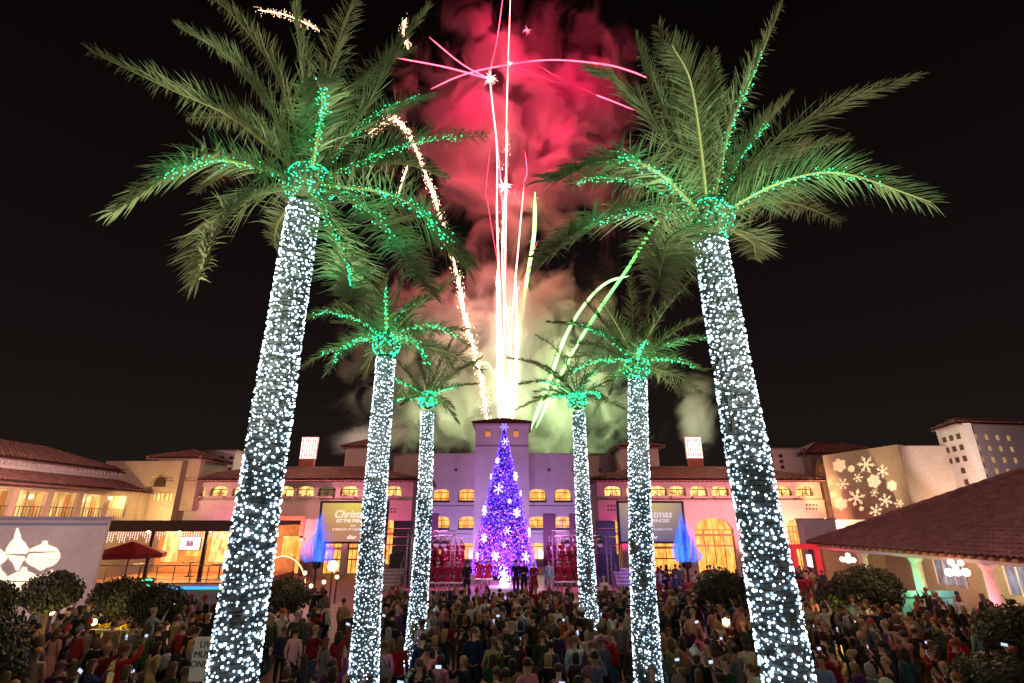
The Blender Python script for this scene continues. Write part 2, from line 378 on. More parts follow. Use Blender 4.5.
# ---- wings -----------------------------------------------------------
def planter_mesh(x, z, Y, rnd, w=1.5):
    mb = MB()
    for i in range(26):
        c = Vector((x + rnd.uniform(-w / 2, w / 2), Y - .25 + rnd.uniform(-.14, .14), z + .06 + rnd.random() ** 2 * .42)); a = rnd.random() * 6.28
        d = Vector((math.cos(a), math.sin(a), rnd.uniform(-.3, .8))).normalized() * .17; e = d.cross(Vector((0, .3, 1))).normalized() * .07
        mb.add([c - d, c + e, c + d, c - e], [(0, 1, 2, 3)])
    return mb
def wing(side, pxa, pxb, wins, label, arches, dots):
    Y = 54.; M = FR(Y); rnd = random.Random(3 + side)
    xa, xb = xz(pxa, 490, Y)[0], xz(pxb, 490, Y)[0]; ze = xz(500, 481, Y)[1]
    b = thing('wing_building', ((xa + xb) / 2, Y, 0), label, 'building')
    zw0, zw1 = xz(500, 497, Y)[1], xz(500, 486, Y)[1]; zmid = xz(500, 500.5, Y)[1]
    mb = MB()
    ops = [(xz(p, 491, Y)[0], 1.75, zw0, zw1, .3) for p in wins]
    wall_band(mb, M, xa, xb, zmid, ze, ops, -.45, 0)
    gops = [(xz((a + c) / 2, 535, Y)[0], xz(c, 535, Y)[0] - xz(a, 535, Y)[0], .06, xz(500, t, Y)[1], rr) for a, c, t, rr in arches]
    wall_band(mb, M, xa, xb, 0, zmid, gops, -.45, .12)
    for x, s in ((xa, 1), (xb, -1)): mb.box((x + s * .2, -5.6, ze / 2), (.4, 10.3, ze), M=M)
    mb.box(((xa + xb) / 2, -11, ze / 2), (xb - xa, .4, ze), M=M); mb.box(((xa + xb) / 2, -5.6, zmid - .1), (xb - xa - .9, 10.2, .2), M=M)
    mb.build('wall', STUC, b)
    s = MB(); s.box(((xa + xb) / 2, .16, zmid), (xb - xa + .1, .1, .12), M=M); s.build('string_course', TRIM, b)
    for i, (c, w_, zb, t, rise) in enumerate(ops):
        o = window(b, M, c, w_, zb, t, rise, (PANEY, PANEY, PANED)[min(2, (i * 5 + 3) % 7 % 3 if i % 4 == 2 else 0)], bars=1)
        pl = MB(); pl.box((c, .28, zb - .02), (1.5, .3, .22), M=M); po = pl.build('planter', TRIM, b)
        planter_mesh(c, zb, Y, rnd).build('plants', LEAF, po)
    for (c, w_, zb, t, rise) in gops:
        o = window(b, M, c, w_, zb, t, rise, PANEO, d=-.3, bars=3)
        s = MB(); s.box((c, -.2, t - rise - .5), (w_, .1, .22), M=M); s.box((c, -.2, t - rise - 1.5), (w_, .1, .12), M=M); s.build('transom', WOOD, o)
    s = MB()
    for (px, py) in dots: x, z = xz(px, py, Y); s.box((x, .13, z), (.16, .04, .16), M=M)
    s.build('wall_vents', DARKW, b)
    r = MB(); hip_roof(r, ((xa + xb) / 2, Y + 5.6), xb - xa, 11.6, ze + .05, 1.75, over=.9)
    ro = r.build('roof', TILE, b)
    r = MB(); n = int((xb - xa + 1.6) / .45)
    for i in range(n): r.box((xa - .8 + (i + .5) * (xb - xa + 1.6) / n, .45, ze - .06), (.1, .8, .12), M=M)
    r.build('rafters', DARKW, ro)
    return b
LW = wing(0, 179, 413, [197, 219, 241, 263, 285, 305.5, 327, 349, 371, 393], 'pink-lit two-storey wing with tiled roof left of the tower',
     [(247, 268, 517, .3), (276, 303, 517, .3), (325, 343, 541, .2), (349, 366, 541, .2), (383, 396, 520, .8)],
     [(184 + i * 3.4, y) for i in range(4) for y in (504.5, 508)] + [(386 + 3 * i, y) for i in range(4) for y in (509, 512)])
RW = wing(1, 597, 821, [613, 635, 658, 677, 698.5, 720, 741, 762, 783, 804], 'pink-lit two-storey wing with tiled roof right of the tower',
     [(609, 621, 520, .8), (627, 678, 539, .3), (695, 734, 518, 1.1), (770, 782, 520, .6), (788, 802, 520, .6)],
     [(608 + i * 3.2, y) for i in range(4) for y in (506, 510)] + [(806 + i * 3.2, y) for i in range(4) for y in (505, 509)])

def turret(pxa, pxb, pytop, pyroof, Y, label):
    x0, z1 = xz(pxa, pytop, Y); x1 = xz(pxb, pytop, Y)[0]; M = FR(Y); w = x1 - x0
    b = thing('roof_turret', ((x0 + x1) / 2, Y + w / 2, 8.5), label, 'turret')
    MB().box(((x0 + x1) / 2, -w / 2, (8.5 + z1) / 2), (w, w, z1 - 8.5), M=M).build('wall', STUC, b)
    r = MB(); hip_roof(r, ((x0 + x1) / 2, Y + w / 2), w, w, z1, xz(pxa, pyroof, Y)[1] - z1 + .3, over=.6); r.build('roof', TILE, b)
turret(346, 378, 447.5, 441, 60, 'small tile-capped turret on the left wing roof')
turret(620, 658, 447.5, 441, 60, 'small tile-capped turret on the right wing roof')

def light_panel(px, py, Y, label):
    """bright grid of light strips standing on a short base on the roof"""
    x, z0 = xz(px, py + 11, Y); w, h = 1.95, 2.6
    t = thing('light_panel', (x, Y, z0 - 1), label, 'light panel', 'glowing white light panels on the wing roofs')
    MB().box((x, Y, z0 - .3), (1.7, .5, 1.2)).build('base', mat('brick_red', (.3, .08, .05), .8), t)
    f = MB(); f.box((x, Y + .12, z0 + .3 + h / 2), (w, .12, h)); f.build('back_plate', mat('panel_plate', (.5, .3, .28), .6), t)
    s = MB()
    for i in range(7): s.tube([(x - w / 2 + .14 + i * (w - .28) / 6, Y - .02, z0 + .4), (x - w / 2 + .14 + i * (w - .28) / 6, Y - .02, z0 + .2 + h)], .04, 6)
    for j in range(5): s.tube([(x - w / 2 + .08, Y - .06, z0 + .5 + j * (h - .4) / 4), (x + w / 2 - .08, Y - .06, z0 + .5 + j * (h - .4) / 4)], .045, 6)
    s.build('light_strips', mat('panel_strip', (1, 1, 1), .4, emit=(1, .66, .62), strength=2.6), t)
    point('panel_lamp', (x, Y - .8, z0 + 1.6), 60, (1, .75, .7), .6)
light_panel(307, 451, 60, 'glowing white grid panel above the left wing roof')
light_panel(695.5, 450.5, 60, 'glowing white grid panel above the right wing roof')

# ---- left side ---------------------------------------------------------
def annex():
    A = P(109.5, 517.5, 30); B = P(-70, 519.5, 27); u = Vector((A.x - B.x, A.y - B.y)); L = u.length; M = frame((B.x, B.y, 0), u)
    b = thing('annex', (A.x, A.y, 0), 'low plain white annex with ornament shapes projected on its wall', 'building')
    m = MB(); m.box((L / 2, -.25, 2.5), (L, .5, 5.0), M=M); m.box((L / 2 - 5, -3.6, 2.5), (L - 10, 6.2, 4.98), M=M); m.build('wall', STUCW, b)
    m = MB(); m.box((L / 2 + .04, -.25, 5.1), (L + .1, .7, .2), M=M); m.box((L / 2, .05, 4.82), (L, .1, .16), M=M); m.build('parapet', mat('parapet_slate', (.28, .29, .36), .7), b)
    return M, L
AM, AL = annex()
def gallery():
    X = -36.6; M = frame((X, 24, 0), (0, 1)); L = 28.6
    b = thing('gallery_building', (X, 40, 0), 'long tile-roofed building with lit yellow gallery behind the annex', 'building')
    m = MB(); m.box((L / 2, -.3, 2.45), (L, .6, 4.9), M=M); m.box((L / 2, -1.5, 4.95), (L, 3.4, .2), M=M)
    ops = [(1.6 + 3.0 * i, 2.45, 5.25, 7.15, 0) for i in range(9)]
    wall_band(m, M, 0, L, 5.06, 7.55, ops, -.3, 0); m.build('wall', STUCT, b)
    for i, (c, w, zb, t, r) in enumerate(ops):
        x = MB(); x.box((c, -2.9, 6.2), (2.9, .1, 2.6), M=M); o = x.build('window', pane_mat('gallery_wall_glow', (1, .70, .24), 1.0, .9, .35) if i == 0 else bpy.data.materials['gallery_wall_glow'], b)  # gallery back wall, its lamp light put into a glowing pane
        x = MB(); x.box((c - .4, -2.8, 6.1), (.12, .06, 2.2), M=M); x.box((c + .55, -2.8, 6.1), (.5, .05, 2.1), M=M); x.build('frame', WOOD, o)
        x = MB(); x.box((c, -.12, 6.), (w, .05, .05), M=M)
        for k in range(8): x.box((c - w / 2 + w * (k + .5) / 8, -.12, 5.62), (.03, .03, .72), M=M)
        x.build('railing', BLACK, b)
    r = MB(); tile_plane(r, M @ Vector((-.3, .8, 7.6)), M @ Vector((L + .9, .8, 7.6)), M @ Vector((L + .9, -2.4, 8.7)), M @ Vector((-.3, -2.4, 8.7)))
    r.build('roof', TILE, b)
    x = MB(); x.box((L / 2, -2.7, 9.0), (L, .4, .9), M=M)
    for i in range(60): x.box((L * (i + .5) / 60, -2.35, 9.2), (.16, .3, .3), M=M)
    x.build('clerestory', STUCW, b)
    r = MB(); tile_plane(r, M @ Vector((-.3, -1.7, 9.5)), M @ Vector((L + .4, -1.7, 9.5)), M @ Vector((L - 4, -8, 11.6)), M @ Vector((-.3, -8, 11.6)))
    tile_plane(r, M @ Vector((L + .4, -1.7, 9.5)), M @ Vector((L + .4, -14, 9.5)), M @ Vector((L - 4, -8, 11.6)), M @ Vector((L - 4, -8, 11.6)))
    r.build('upper_roof', TILE, b)
    x = MB(); x.box((L - .3, -7.6, 6.), (.5, 9, 7), M=M); x.build('end_wall', STUCT, b)
    x = MB(); x.blob(M @ Vector((L - 4.5, .25, 6.9)), .16); x.build('wall_lamp', WARM, b)
    for k in (3, 9, 15, 21, 27): point('gallery_lamp', M @ Vector((k, -1.4, 6.9)), 330, (1, .66, .28), .1)
gallery()
def corner_house():
    Y = 52.; M = FR(Y); x0 = xz(104, 470, Y)[0]; x1 = xz(181, 470, Y)[0]; z1 = xz(120, 461, Y)[1]
    b = thing('corner_house', ((x0 + x1) / 2, Y, 0), 'yellow-lit stucco corner house with arched recess left of the pink wing', 'building')
    m = MB(); c = xz(159.5, 490, Y)[0]; w = xz(175, 490, Y)[0] - xz(144, 490, Y)[0]
    wall_band(m, M, x0, x1, 0, z1, [(c, w, 4.9, xz(160, 473, Y)[1], w / 2)], -.9, 0)
    m.box(((x0 + x1) / 2, -4, z1 / 2), (x1 - x0, 6, z1), M=M); m.build('wall', STUCT, b)
    a, z0 = xz(148, 500, Y); a2, z2 = xz(167, 493, Y)
    x = MB(); x.box(((a + a2) / 2, -.85, (z0 + z2) / 2), (a2 - a, .1, z2 - z0), M=M); o = x.build('window', PANEY, b)
    x = MB()
    for k in range(4): x.box((a + (a2 - a) * (k + .5) / 4 , -.78, (z0 + z2) / 2), (.08, .06, z2 - z0), M=M)
    x.build('frame', WOOD, o)
    cx, zq = xz(154.5, 482, Y); MB().prism([(cx - .55, zq - .4), (cx + .55, zq - .4)] + arch_pts(cx, 1.1, zq + .55, .55)[::-1], M, -.88, -.8).build('upper_window', DARKW, b)
    tx0, tz = xz(149, 458, Y - .5)[0], xz(150, 457.5, Y - .5)[1]; tx1 = xz(193, 458, Y - .5)[0]
    x = MB(); x.box(((tx0 + tx1) / 2, -3.75, tz - 2.5), (tx1 - tx0, 5.6, 5.0), M=M); x.build('tower', STUCT, b)
    x = MB(); hip_roof(x, ((tx0 + tx1) / 2, Y + 3.2), tx1 - tx0, 5.6, tz, 1.0, over=.55); x.build('roof', TILE, b)
corner_house()
def stair_block(pxa, pxm, pxb, pyt, Y, label, flip=False):
    x0, z1 = xz(pxa, pyt, Y); xm = xz(pxm, pyt, Y)[0]; x1 = xz(pxb, pyt, Y)[0]; M = FR(Y)
    b = thing('stair_block', ((x0 + x1) / 2, Y, 0), label, 'building')
    m = MB(); m.box(((x0 + x1) / 2, -2.5, z1 / 2), (x1 - x0, 5, z1), M=M); m.build('wall', STUCW, b)
    m = MB(); m.box(((x0 + x1) / 2, -2.5, z1 + .08), (x1 - x0 + .3, 5.3, .16), M=M); m.build('parapet', TRIM, b)
    cc = (xm + (x1 if not flip else x0)) / 2
    for i in range(2):
        for j in range(3): MB().box((cc - .55 + i * 1.1, .02, z1 - .7 - j * .62), (.42, .06, .36), M=M).build('window', DARKW, b)
stair_block(198, 220, 236, 451.5, 58, 'pale stair block with small square windows behind the left wing')
stair_block(768, 781, 805, 449.5, 58, 'pale stair block with small square windows behind the right wing', True)

# ---- right side ---------------------------------------------------------
def snow_house():
    FA = P(822, 455, 53); NE = P(897.5, 444.5, 45); zt = NE.z; u = Vector((NE.x - FA.x, NE.y - FA.y)); L = u.length; M = frame((FA.x, FA.y, 0), u)
    b = thing('gabled_house', (NE.x, NE.y, 0), 'yellow-lit house with white snowflakes projected on its side wall', 'building')
    m = MB(); m.box((L / 2, -.3, zt / 2), (L, .6, zt), M=M); m.build('wall', STUCT, b)
    x2 = P(953, 446, 45).x
    m = MB(); m.box(((NE.x + x2) / 2 + 1.5, -.35, zt / 2 - .1), (x2 - NE.x + 3, .6, zt), M=FR(45)); m.build('end_wall', STUC, b)
    m = MB(); m.box((0, 0, 0), (1, 1, .01)) ; 
    c = P(829, 450, 57); w = P(848, 450, 57).x - P(806, 450, 57).x; x0 = P(806, 450, 57).x; zc = P(820, 455, 57).z
    m = MB(); m.box((x0 + w / 2 , 59.5, zc / 2), (w, 5, zc)); m.box((x0 + w * .18, 56.85, zc / 2 - .2), (w * .32, .35, zc - .4)); m.build('tower', STUCT, b)
    m = MB(); hip_roof(m, (x0 + w / 2 + 1.6, 59.5), w + 3.4, 5.4, zc + .05, 1.5, over=.6); m.build('roof', TILE, b)
    return M, L
SM, SL = snow_house()
def grid_tower():
    C = P(962, 423, 42); A = P(935.8, 431, 45.9); B = P(1030, 426, 43.6); zt = C.z
    b = thing('grid_tower', (C.x, C.y, 0), 'tile-capped tower with white face pierced by small square windows', 'building')
    u = Vector((C.x - A.x, C.y - A.y)); L = u.length; M = frame((A.x, A.y, 0), u)
    u2 = Vector((B.x - C.x, B.y - C.y)); L2 = u2.length; M2 = frame((C.x, C.y, 0), u2)
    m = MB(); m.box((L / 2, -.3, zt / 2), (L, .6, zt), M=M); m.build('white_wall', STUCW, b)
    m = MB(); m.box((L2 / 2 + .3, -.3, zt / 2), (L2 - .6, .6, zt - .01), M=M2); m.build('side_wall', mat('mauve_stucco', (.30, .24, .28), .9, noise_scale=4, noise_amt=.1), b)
    for j in range(6):
        for i in (range(3) if j < 3 else (1.35,)):
            x = MB(); x.box((L * (.24 + .26 * i), .01, zt - .95 - j * .92), (.5, .06, .44), M=M); x.build('window', DARKW, b)
    for j in range(4):
        for i in range(4):
            x = MB(); x.box((L2 * (.13 + .16 * i), .01, zt - 1.1 - j * .92), (.28, .06, .42), M=M2); x.build('window', mat('gold_pane', (.3, .2, .1), .5, emit=(.9, .55, .2), strength=.35), b)
    e = .45; z = zt + .02
    a = M @ Vector((.1, e, z)); c = M @ Vector((L + e * .5, e, z)); d = M2 @ Vector((L2, e, z)); ap = M2 @ Vector((1.9, -1.9, z + .75)); ap2 = M2 @ Vector((L2, -1.9, z + .75)); a2 = M @ Vector((-.4, -6, z))
    r = MB(); tile_plane(r, a, c, ap, ap); tile_plane(r, c, d, ap2, ap); r.build('roof', TILE, b)
    x = MB(); x.box((L2 + 1.2, .6, zt / 2 - .4), (2.4, 1.5, zt - .8), M=M2); x.build('projection', STUCW, b)
grid_tower()
def parapet_block():
    Y = 45.; M = FR(Y); x0, z1 = xz(802, 519.5, Y); x1 = xz(835, 519, Y)[0]
    b = thing('plant_room', (x0, Y, 0), 'low flat-topped white block behind the tiled verandah roof', 'building')
    m = MB(); m.box(((x0 + x1) / 2, -.5, z1 / 2), (x1 - x0, 1, z1), M=M); m.box((x1 + 2, -1.2, z1 / 2), (4, 1, z1 - .02), M=M); m.build('wall', STUCW, b)
    m = MB(); m.box(((x0 + x1) / 2, -.5, z1 + .05), (x1 - x0 + .2, 1.2, .1), M=M); m.build('roof', TRIM, b)
parapet_block()
def verandah():
    b = thing('verandah_house', (24, 32, 0), 'long verandah house under a big clay tile roof on the right', 'building')
    z = 3.25; r = MB(); e0 = Vector((23.2, 43, z)); e1 = Vector((23.9, 14, z)); rg0 = Vector((33.2, 33.2, 8.15)); rg1 = Vector((33.9, 14, 8.15))
    tile_plane(r, e1, e0, rg0, rg1, pitch=.34, amp=.12, course=.42)
    tile_plane(r, (43.4, 43, z), e0, rg0, rg0, pitch=.30, amp=.07)
    r.tube([e0.lerp(rg0, i / 40) + Vector((0, 0, .12 + .04 * (i % 2))) for i in range(41)], .15, 7)
    r.build('roof', TILE, b)
    m = MB(); m.box((23.9, 28.6, z - .18), (.3, 28.6, .28), rz=R(1.4)); m.build('beam', STUCW, b)
    m = MB()
    for i in range(48): m.box((23.45 + i * .012, 42.6 - i * .6, z - .04), (.7, .14, .16)); 
    m.build('rafters', WOOD, b)
    m = MB(); m.box((28.8, 28.5, 2.1), (.4, 29, 4.2)); m.box((26.4, 42.4, 1.6), (5, .3, 3.1)); m.box((26.3, 28.5, 3.05), (4.8, 28, .1)); m.build('wall', STUCT, b)
    for y, col in ((38.6, 0), (33.6, 1), (28.6, 2), (23.6, 3)):
        m = MB(); m.lathe((24.55, y, 0), [(.42, 0), (.42, .3), (.3, .4), (.27, 2.6), (.4, 2.8), (.42, 2.95)], 16); m.build('column', STUCW, b, smooth=False)
    for y in (36.2, 31.0, 26.2, 21.5):
        f = MB(); f.box((28.56, y, 1.9), (.08, 2.3, 1.7)); o = f.build('window', PANEB, b)
        g = MB()
        for k in (-1.15, -.38, .38, 1.15): g.box((28.49, y + k, 1.9), (.06, .07, 1.8))
        g.build('frame', WHITE, o)
    f = MB(); f.box((28.55, 28.6, 1.6), (.1, 1.7, 2.4)); o = f.build('door', PANEY, b)
    f = MB()
    for k in range(4): f.box((28.48, 28.6, .8 + k * .6), (.05, 1.6, .06))
    f.build('frame', WOOD, o)
verandah()
def far_roof():
    a = P(-40, 452, 60); b = thing('far_house', (a.x, 60, 0), 'distant tile roof peeking over the gallery at the far left', 'building')
    x0, z0 = xz(-90, 452, 60); x1 = xz(20, 452, 60)[0]
    MB().box(((x0 + x1) / 2, 63, z0 / 2), (x1 - x0, 5, z0)).build('wall', STUCT, b)
    m = MB(); hip_roof(m, ((x0 + x1) / 2, 63), x1 - x0, 5, z0, 1.1); m.build('roof', TILE, b)
far_roof()

# ---- patio pavilion (left) ----------------------------------------------
def pavilion():
    x0, x1 = -30.5, -18.6; b = thing('patio_pavilion', ((x0 + x1) / 2, 43, 0), 'open dark-roofed dining pavilion with orange lit interior', 'pavilion')
    m = MB(); m.box(((x0 + x1) / 2, 43.5, 4.82), (x1 - x0, 8, .36)); m.box(((x0 + x1) / 2, 39.4, 4.6), (x1 - x0 + .3, .25, .7)); m.build('roof', DARKW, b)
    for x in (x0 + .3, -26.2, -22.3, x1 - .3):
        m = MB(); m.box((x, 39.75, 2.2), (.22, .22, 4.3)); m.build('post', BLACK if x > -25 else DARKW, b)
    m = MB(); m.box(((x0 + x1) / 2, 47.2, 2.4), (x1 - x0, .2, 4.4)); m.build('back_wall', mat('orange_plaster', (.55, .27, .12), .8, noise_scale=2), b)
    m = MB(); m.box(((x0 + x1) / 2, 43.2, .45), (x1 - x0, 8.6, .9)); m.build('floor', WOOD, b)
    for i in range(6):
        x = x0 + 1.2 + i * 2.05; m = MB(); m.box((x, 47.05, 2.9), (1.35, .08, 1.6 if i % 2 else 2.5)); m.build('lit_panel', PANEO if i % 2 else PANEY, b)
    m = MB(); rnd = random.Random(5)
    for i in range(64):
        x = x0 + .3 + i * (x1 - x0 - .6) / 63; L = rnd.uniform(.2, .75)
        for k in range(int(L / .11) + 1): m.blob((x, 39.95, 4.15 - k * .11), .036, ico=False)
    m.build('icicle_lights', PINKL, b)
    m = MB()
    for i in range(10): m.box((x0 + .6 + i * 1.2, 39.3, 1.45), (.05, .05, 1.1))
    m.box(((x0 + x1) / 2, 39.3, 1.98), (x1 - x0, .06, .06)); m.box(((x0 + x1) / 2, 39.3, 1.1), (x1 - x0, .04, .04)); m.build('railing', GREYM, b)
    for x in (-28.8, -26.4, -24, -21.5): 
        m = MB(); m.blob((x, 43, 4.2), .16); m.build('pendant_lamp', WARM, b); point('pavilion_lamp', (x, 42.6, 3.9), 800, (1, .52, .24), .15)
    t = thing('television', (-23.9, 40.6, 3.2), 'bright television hanging at the front of the dining pavilion', 'television')
    m = MB(); m.box((-23.9, 40.6, 3.4), (1.6, .1, .98)); m.build('case', BLACK, t)
    m = MB(); m.box((-23.9, 40.535, 3.4), (1.5, .02, .88)); m.build('screen', mat('tv_screen', (.1, .1, .1), .3, emit=(1, .9, .95), strength=1.6), t)
    m = MB(); m.box((-23.9, 40.52, 3.4), (.5, .01, .4)); m.build('picture', mat('tv_pic', (.1, .1, .1), .3, emit=(.5, .2, .3), strength=1), t)
    m = MB(); m.tube([(-23.9, 40.6, 3.85), (-23.9, 40.6, 4.65)], .03); m.build('bracket', BLACK, t)
    # umbrellas, tables
    for k, (x, y, lab) in enumerate([(-26.0, 37.4, 'dark red patio umbrella beside the annex corner'), (-23.2, 37.0, 'dark red patio umbrella nearer the big left palm')][:1]):
        u = thing('patio_umbrella', (x, y, 0), lab, 'umbrella'); m = MB(); n = 8
        rim = [Vector((x + 2.2 * math.cos(q * math.pi / 4), y + 2.2 * math.sin(q * math.pi / 4), 2.9)) for q in range(n)]; ap = Vector((x, y, 3.65))
        m.add([ap] + rim + [r - Vector((0, 0, .28)) for r in rim], [(0, i + 1, (i + 1) % n + 1) for i in range(n)] + [(i + 1, i + 1 + n, (i + 1) % n + 1 + n, (i + 1) % n + 1) for i in range(n)])
        m.build('canopy', mat('canopy_red', (.33, .03, .04), .8, noise_scale=3), u)
        m = MB(); m.tube([(x, y, 0), (x, y, 3.6)], .04); m.build('pole', DARKW, u)
        m = MB(); m.lathe((x, y, 0), [(.4, 0), (.4, .08), (.08, .12)], 12); m.build('base', BLACK, u)
    for i, (x, y, lab) in enumerate([(-27.6, 41.2, 'at the left end of the pavilion'), (-25, 43.0, 'in the middle of the pavilion'), (-21.8, 41.4, 'at the right end of the pavilion')]):
        u = thing('bar_table', (x, y, .9), 'dark round bar table ' + lab, 'table', 'tables in the pavilion')
        m = MB(); m.lathe((x, y, .9), [(.6, 1.0), (.6, 1.05)], 20); m.build('table_top', DARKW, u)
        m = MB(); m.lathe((x, y, .9), [(.3, 0), (.3, .04), (.05, .08), (.05, 1.0)], 10); m.build('leg', BLACK, u)
        for q in range(3):
            s = MB(); s.lathe((x + .35 * math.cos(q * 2.1), y + .35 * math.sin(q * 2.1), 1.952), [(.06, 0), (.14, .02)], 12); tag(s.build('plate', WHITE), ('near', 'far', 'left')[q] + ' white plate on the bar table ' + lab, 'plate', 'plates on the pavilion tables')
    s = thing('poolside_ledge', (-19.5, 35.4, 0), 'low ledge lit blue in front of the dining pavilion', 'ledge')
    m = MB(); m.box((-20.7, 35.8, .55), (6.2, .7, 1.1)); m.build('wall', mat('ledge_stone', (.2, .22, .2), .8, noise_scale=4), s)
    m = MB(); m.box((-20.7, 35.42, .98), (5.4, .06, .16)); m.build('light_strip', mat('cyan_strip', (.1, .5, .8), .4, emit=(.03, .38, 1.0), strength=1.4), s)
pavilion()
# ================================================================== PALMS
def norm(v): return v.normalized()
def surf_light(mb, c, r): mb.blob(c, r)
def trunk(base, top, r0, r1, rnd, root, bulb, spacing, wire):
    base, top = Vector(base), Vector(top); H = (top - base).length; n = 28; N = int(H / .09)
    bend = Vector((rnd.uniform(-.10, .10), rnd.uniform(-.06, .06), 0))
    def cen(s): return base.lerp(top, s) + bend * math.sin(math.pi * s)
    def rad(s): return (r0 + (r1 - r0) * min(1, s * 1.1) + .06 * math.exp(-s * 14)) * (1 + .02 * math.sin(s * 31 + bend.x * 90))
    mb = MB(); vs = []
    for i in range(N + 1):
        s = i / N; c = cen(s); rr = rad(s)
        for k in range(n):
            q = 2 * math.pi * k / n
            st = .06 * abs(math.sin(k * math.pi * 6 / n * 2 + i * .9)) * abs(math.sin(i * 1.05)) + .02 * noise.noise(Vector((q * 3, i * .7, 3)))
            vs.append(c + Vector((math.cos(q), math.sin(q), 0)) * (rr - .02 + st))
    fs = [(i * n + k, i * n + (k + 1) % n, (i + 1) * n + (k + 1) % n, (i + 1) * n + k) for i in range(N) for k in range(n)]
    mb.add(vs, fs + [tuple(range(N * n, N * n + n))]); mb.build('trunk', BARK, root)
    lm = MB(); wm = MB(); turns = int(H / spacing); wp = []
    for t in range(turns):
        s = (t + .5) / turns; rr = rad(s) + .012; m = max(6, int(2 * math.pi * rr / spacing)); ph = rnd.random() * 6.28; wob = rnd.uniform(-1, 1)
        gap = rnd.random()
        for k in range(m):
            q = ph + 2 * math.pi * (k + rnd.uniform(-.42, .42)) / m
            ss = s + (rnd.uniform(-.55, .55) * spacing + .04 * math.sin(q * 2 + wob)) / H
            if noise.noise(Vector((q * 1.2, ss * H * 1.1, bend.x * 99))) > .38 and rnd.random() < .8: continue
            if 0 < ss < 1:
                d = Vector((math.cos(q), math.sin(q), 0)); b = bulb * rnd.choice((.5, .65, .8, 1, 1.2)); mi = rnd.choice((0, 0, 1, 1, 1, 2))
                lm.blob(cen(ss) + d * (rad(ss) + .022), b, mi)
        if wire:
            for k in range(10):
                q = 2 * math.pi * k / 10; ss = (t + k / 10) / turns; wp.append(cen(ss) + Vector((math.cos(q), math.sin(q), 0)) * (rad(ss) + .018 + .01 * rnd.random()) + Vector((0, 0, rnd.uniform(-.02, .02))))
    o = lm.build('trunk_lights', WBULB, root)
    if wire: wm.tube(wp, .006, 3); wm.build('wire', WIRE, o)

def frond(root, ctrl, rnd, lit, leafL, mats, nl=62, bulb=.016):
    """ctrl: four control points of the rachis; leaflets both sides, raised in a V and drooping at the tip"""
    p0, p1, p2, p3 = ctrl; N = nl; pts = []
    for i in range(N + 1):                          # cubic through Bezier-like blend of catmull points
        t = i / N
        if t < 1 / 3: k = t * 3; a, b, c, d = p0 * 2 - p1, p0, p1, p2
        elif t < 2 / 3: k = t * 3 - 1; a, b, c, d = p0, p1, p2, p3
        else: k = t * 3 - 2; a, b, c, d = p1, p2, p3, p3 * 2 - p2
        pts.append(.5 * ((2 * b) + (c - a) * k + (2 * a - 5 * b + 4 * c - d) * k * k + (3 * b - a - 3 * c + d) * k ** 3))
    mb = MB(); mb.tube(pts[::3] + [pts[-1]], [.028 * (1 - .85 * j / (len(pts[::3]))) + .003 for j in range(len(pts[::3]) + 1)], 5, mi=0)
    lv = MB(); up0 = Vector((0, 0, 1)); side = None
    T0 = (pts[N // 2] - pts[0]).normalized(); base_side = T0.cross(up0)
    if base_side.length < .15: base_side = Vector((1, 0, 0))
    base_side.normalize(); twist = rnd.uniform(-.8, .8)
    for i in range(3, N + 1):
        t = i / N; tg = (pts[min(i + 1, N)] - pts[i - 1]).normalized()
        sd = (base_side - tg * base_side.dot(tg)).normalized(); nm = sd.cross(tg).normalized()
        if nm.z < 0 and abs(tg.z) < .8: nm = -nm
        sd2 = sd * math.cos(twist) + nm * math.sin(twist); nm2 = nm * math.cos(twist) - sd * math.sin(twist)
        env = min(1, t * 4.5 + .18) * (1 - .58 * max(0, t - .45) / .55)
        for s in (-1, 1):
            for rep in range(2):
                L = leafL * env * rnd.uniform(.66, 1.18) * (.35 if rnd.random() < .05 else 1); vang = rnd.choice((-.22, .1, .45, .8)) + rnd.uniform(-.2, .2); fwd = .50 + .5 * t + rnd.uniform(-.13, .13)
                d = (sd2 * s * math.cos(vang) + nm2 * math.sin(vang)).normalized() * math.cos(fwd) + tg * math.sin(fwd); d.normalize()
                w = (tg * .5 + nm2 * .6 * rnd.choice((-1, 1))).cross(d).cross(d).normalized() * (.0085 if nl >= 60 else .014)
                o = pts[i].lerp(pts[i - 1], rnd.random()); mid = o + d * L * .55; tip = o + d * L - up0 * L * rnd.uniform(.04, .16)
                lv.add([o - w * .6, o + w * .6, mid + w, mid - w, tip], [(0, 1, 2, 3), (3, 2, 4)])
    f = mb.build('frond', mats[1], root); lv.build('leaflets', mats[0], f)
    if lit and nl >= 60:
        for q in (.3, .62): point('frond_string_lamp', pts[int(N * q)] + Vector((0, -.12, -.12)), 3.5, (.05, 1, .42), .2)
    elif lit: point('frond_string_lamp', pts[int(N * .5)] + Vector((0, -.15, -.15)), 5, (.05, 1, .42), .25)
    if lit:
        g = MB(); run = .86 if lit is True else lit; n = int(sum((pts[i + 1] - pts[i]).length for i in range(N)) * run / (.022 if nl >= 60 else .030))
        for j in range(n):
            t = run * j / n * N; i = int(t); p = pts[i].lerp(pts[min(i + 1, N)], t - i)
            g.blob(p + Vector((rnd.gauss(0, .035), rnd.gauss(0, .035), rnd.gauss(0, .035) - .01)), bulb * rnd.uniform(.7, 1.15), ico=False)
        g.build('frond_lights', GBULB, f)

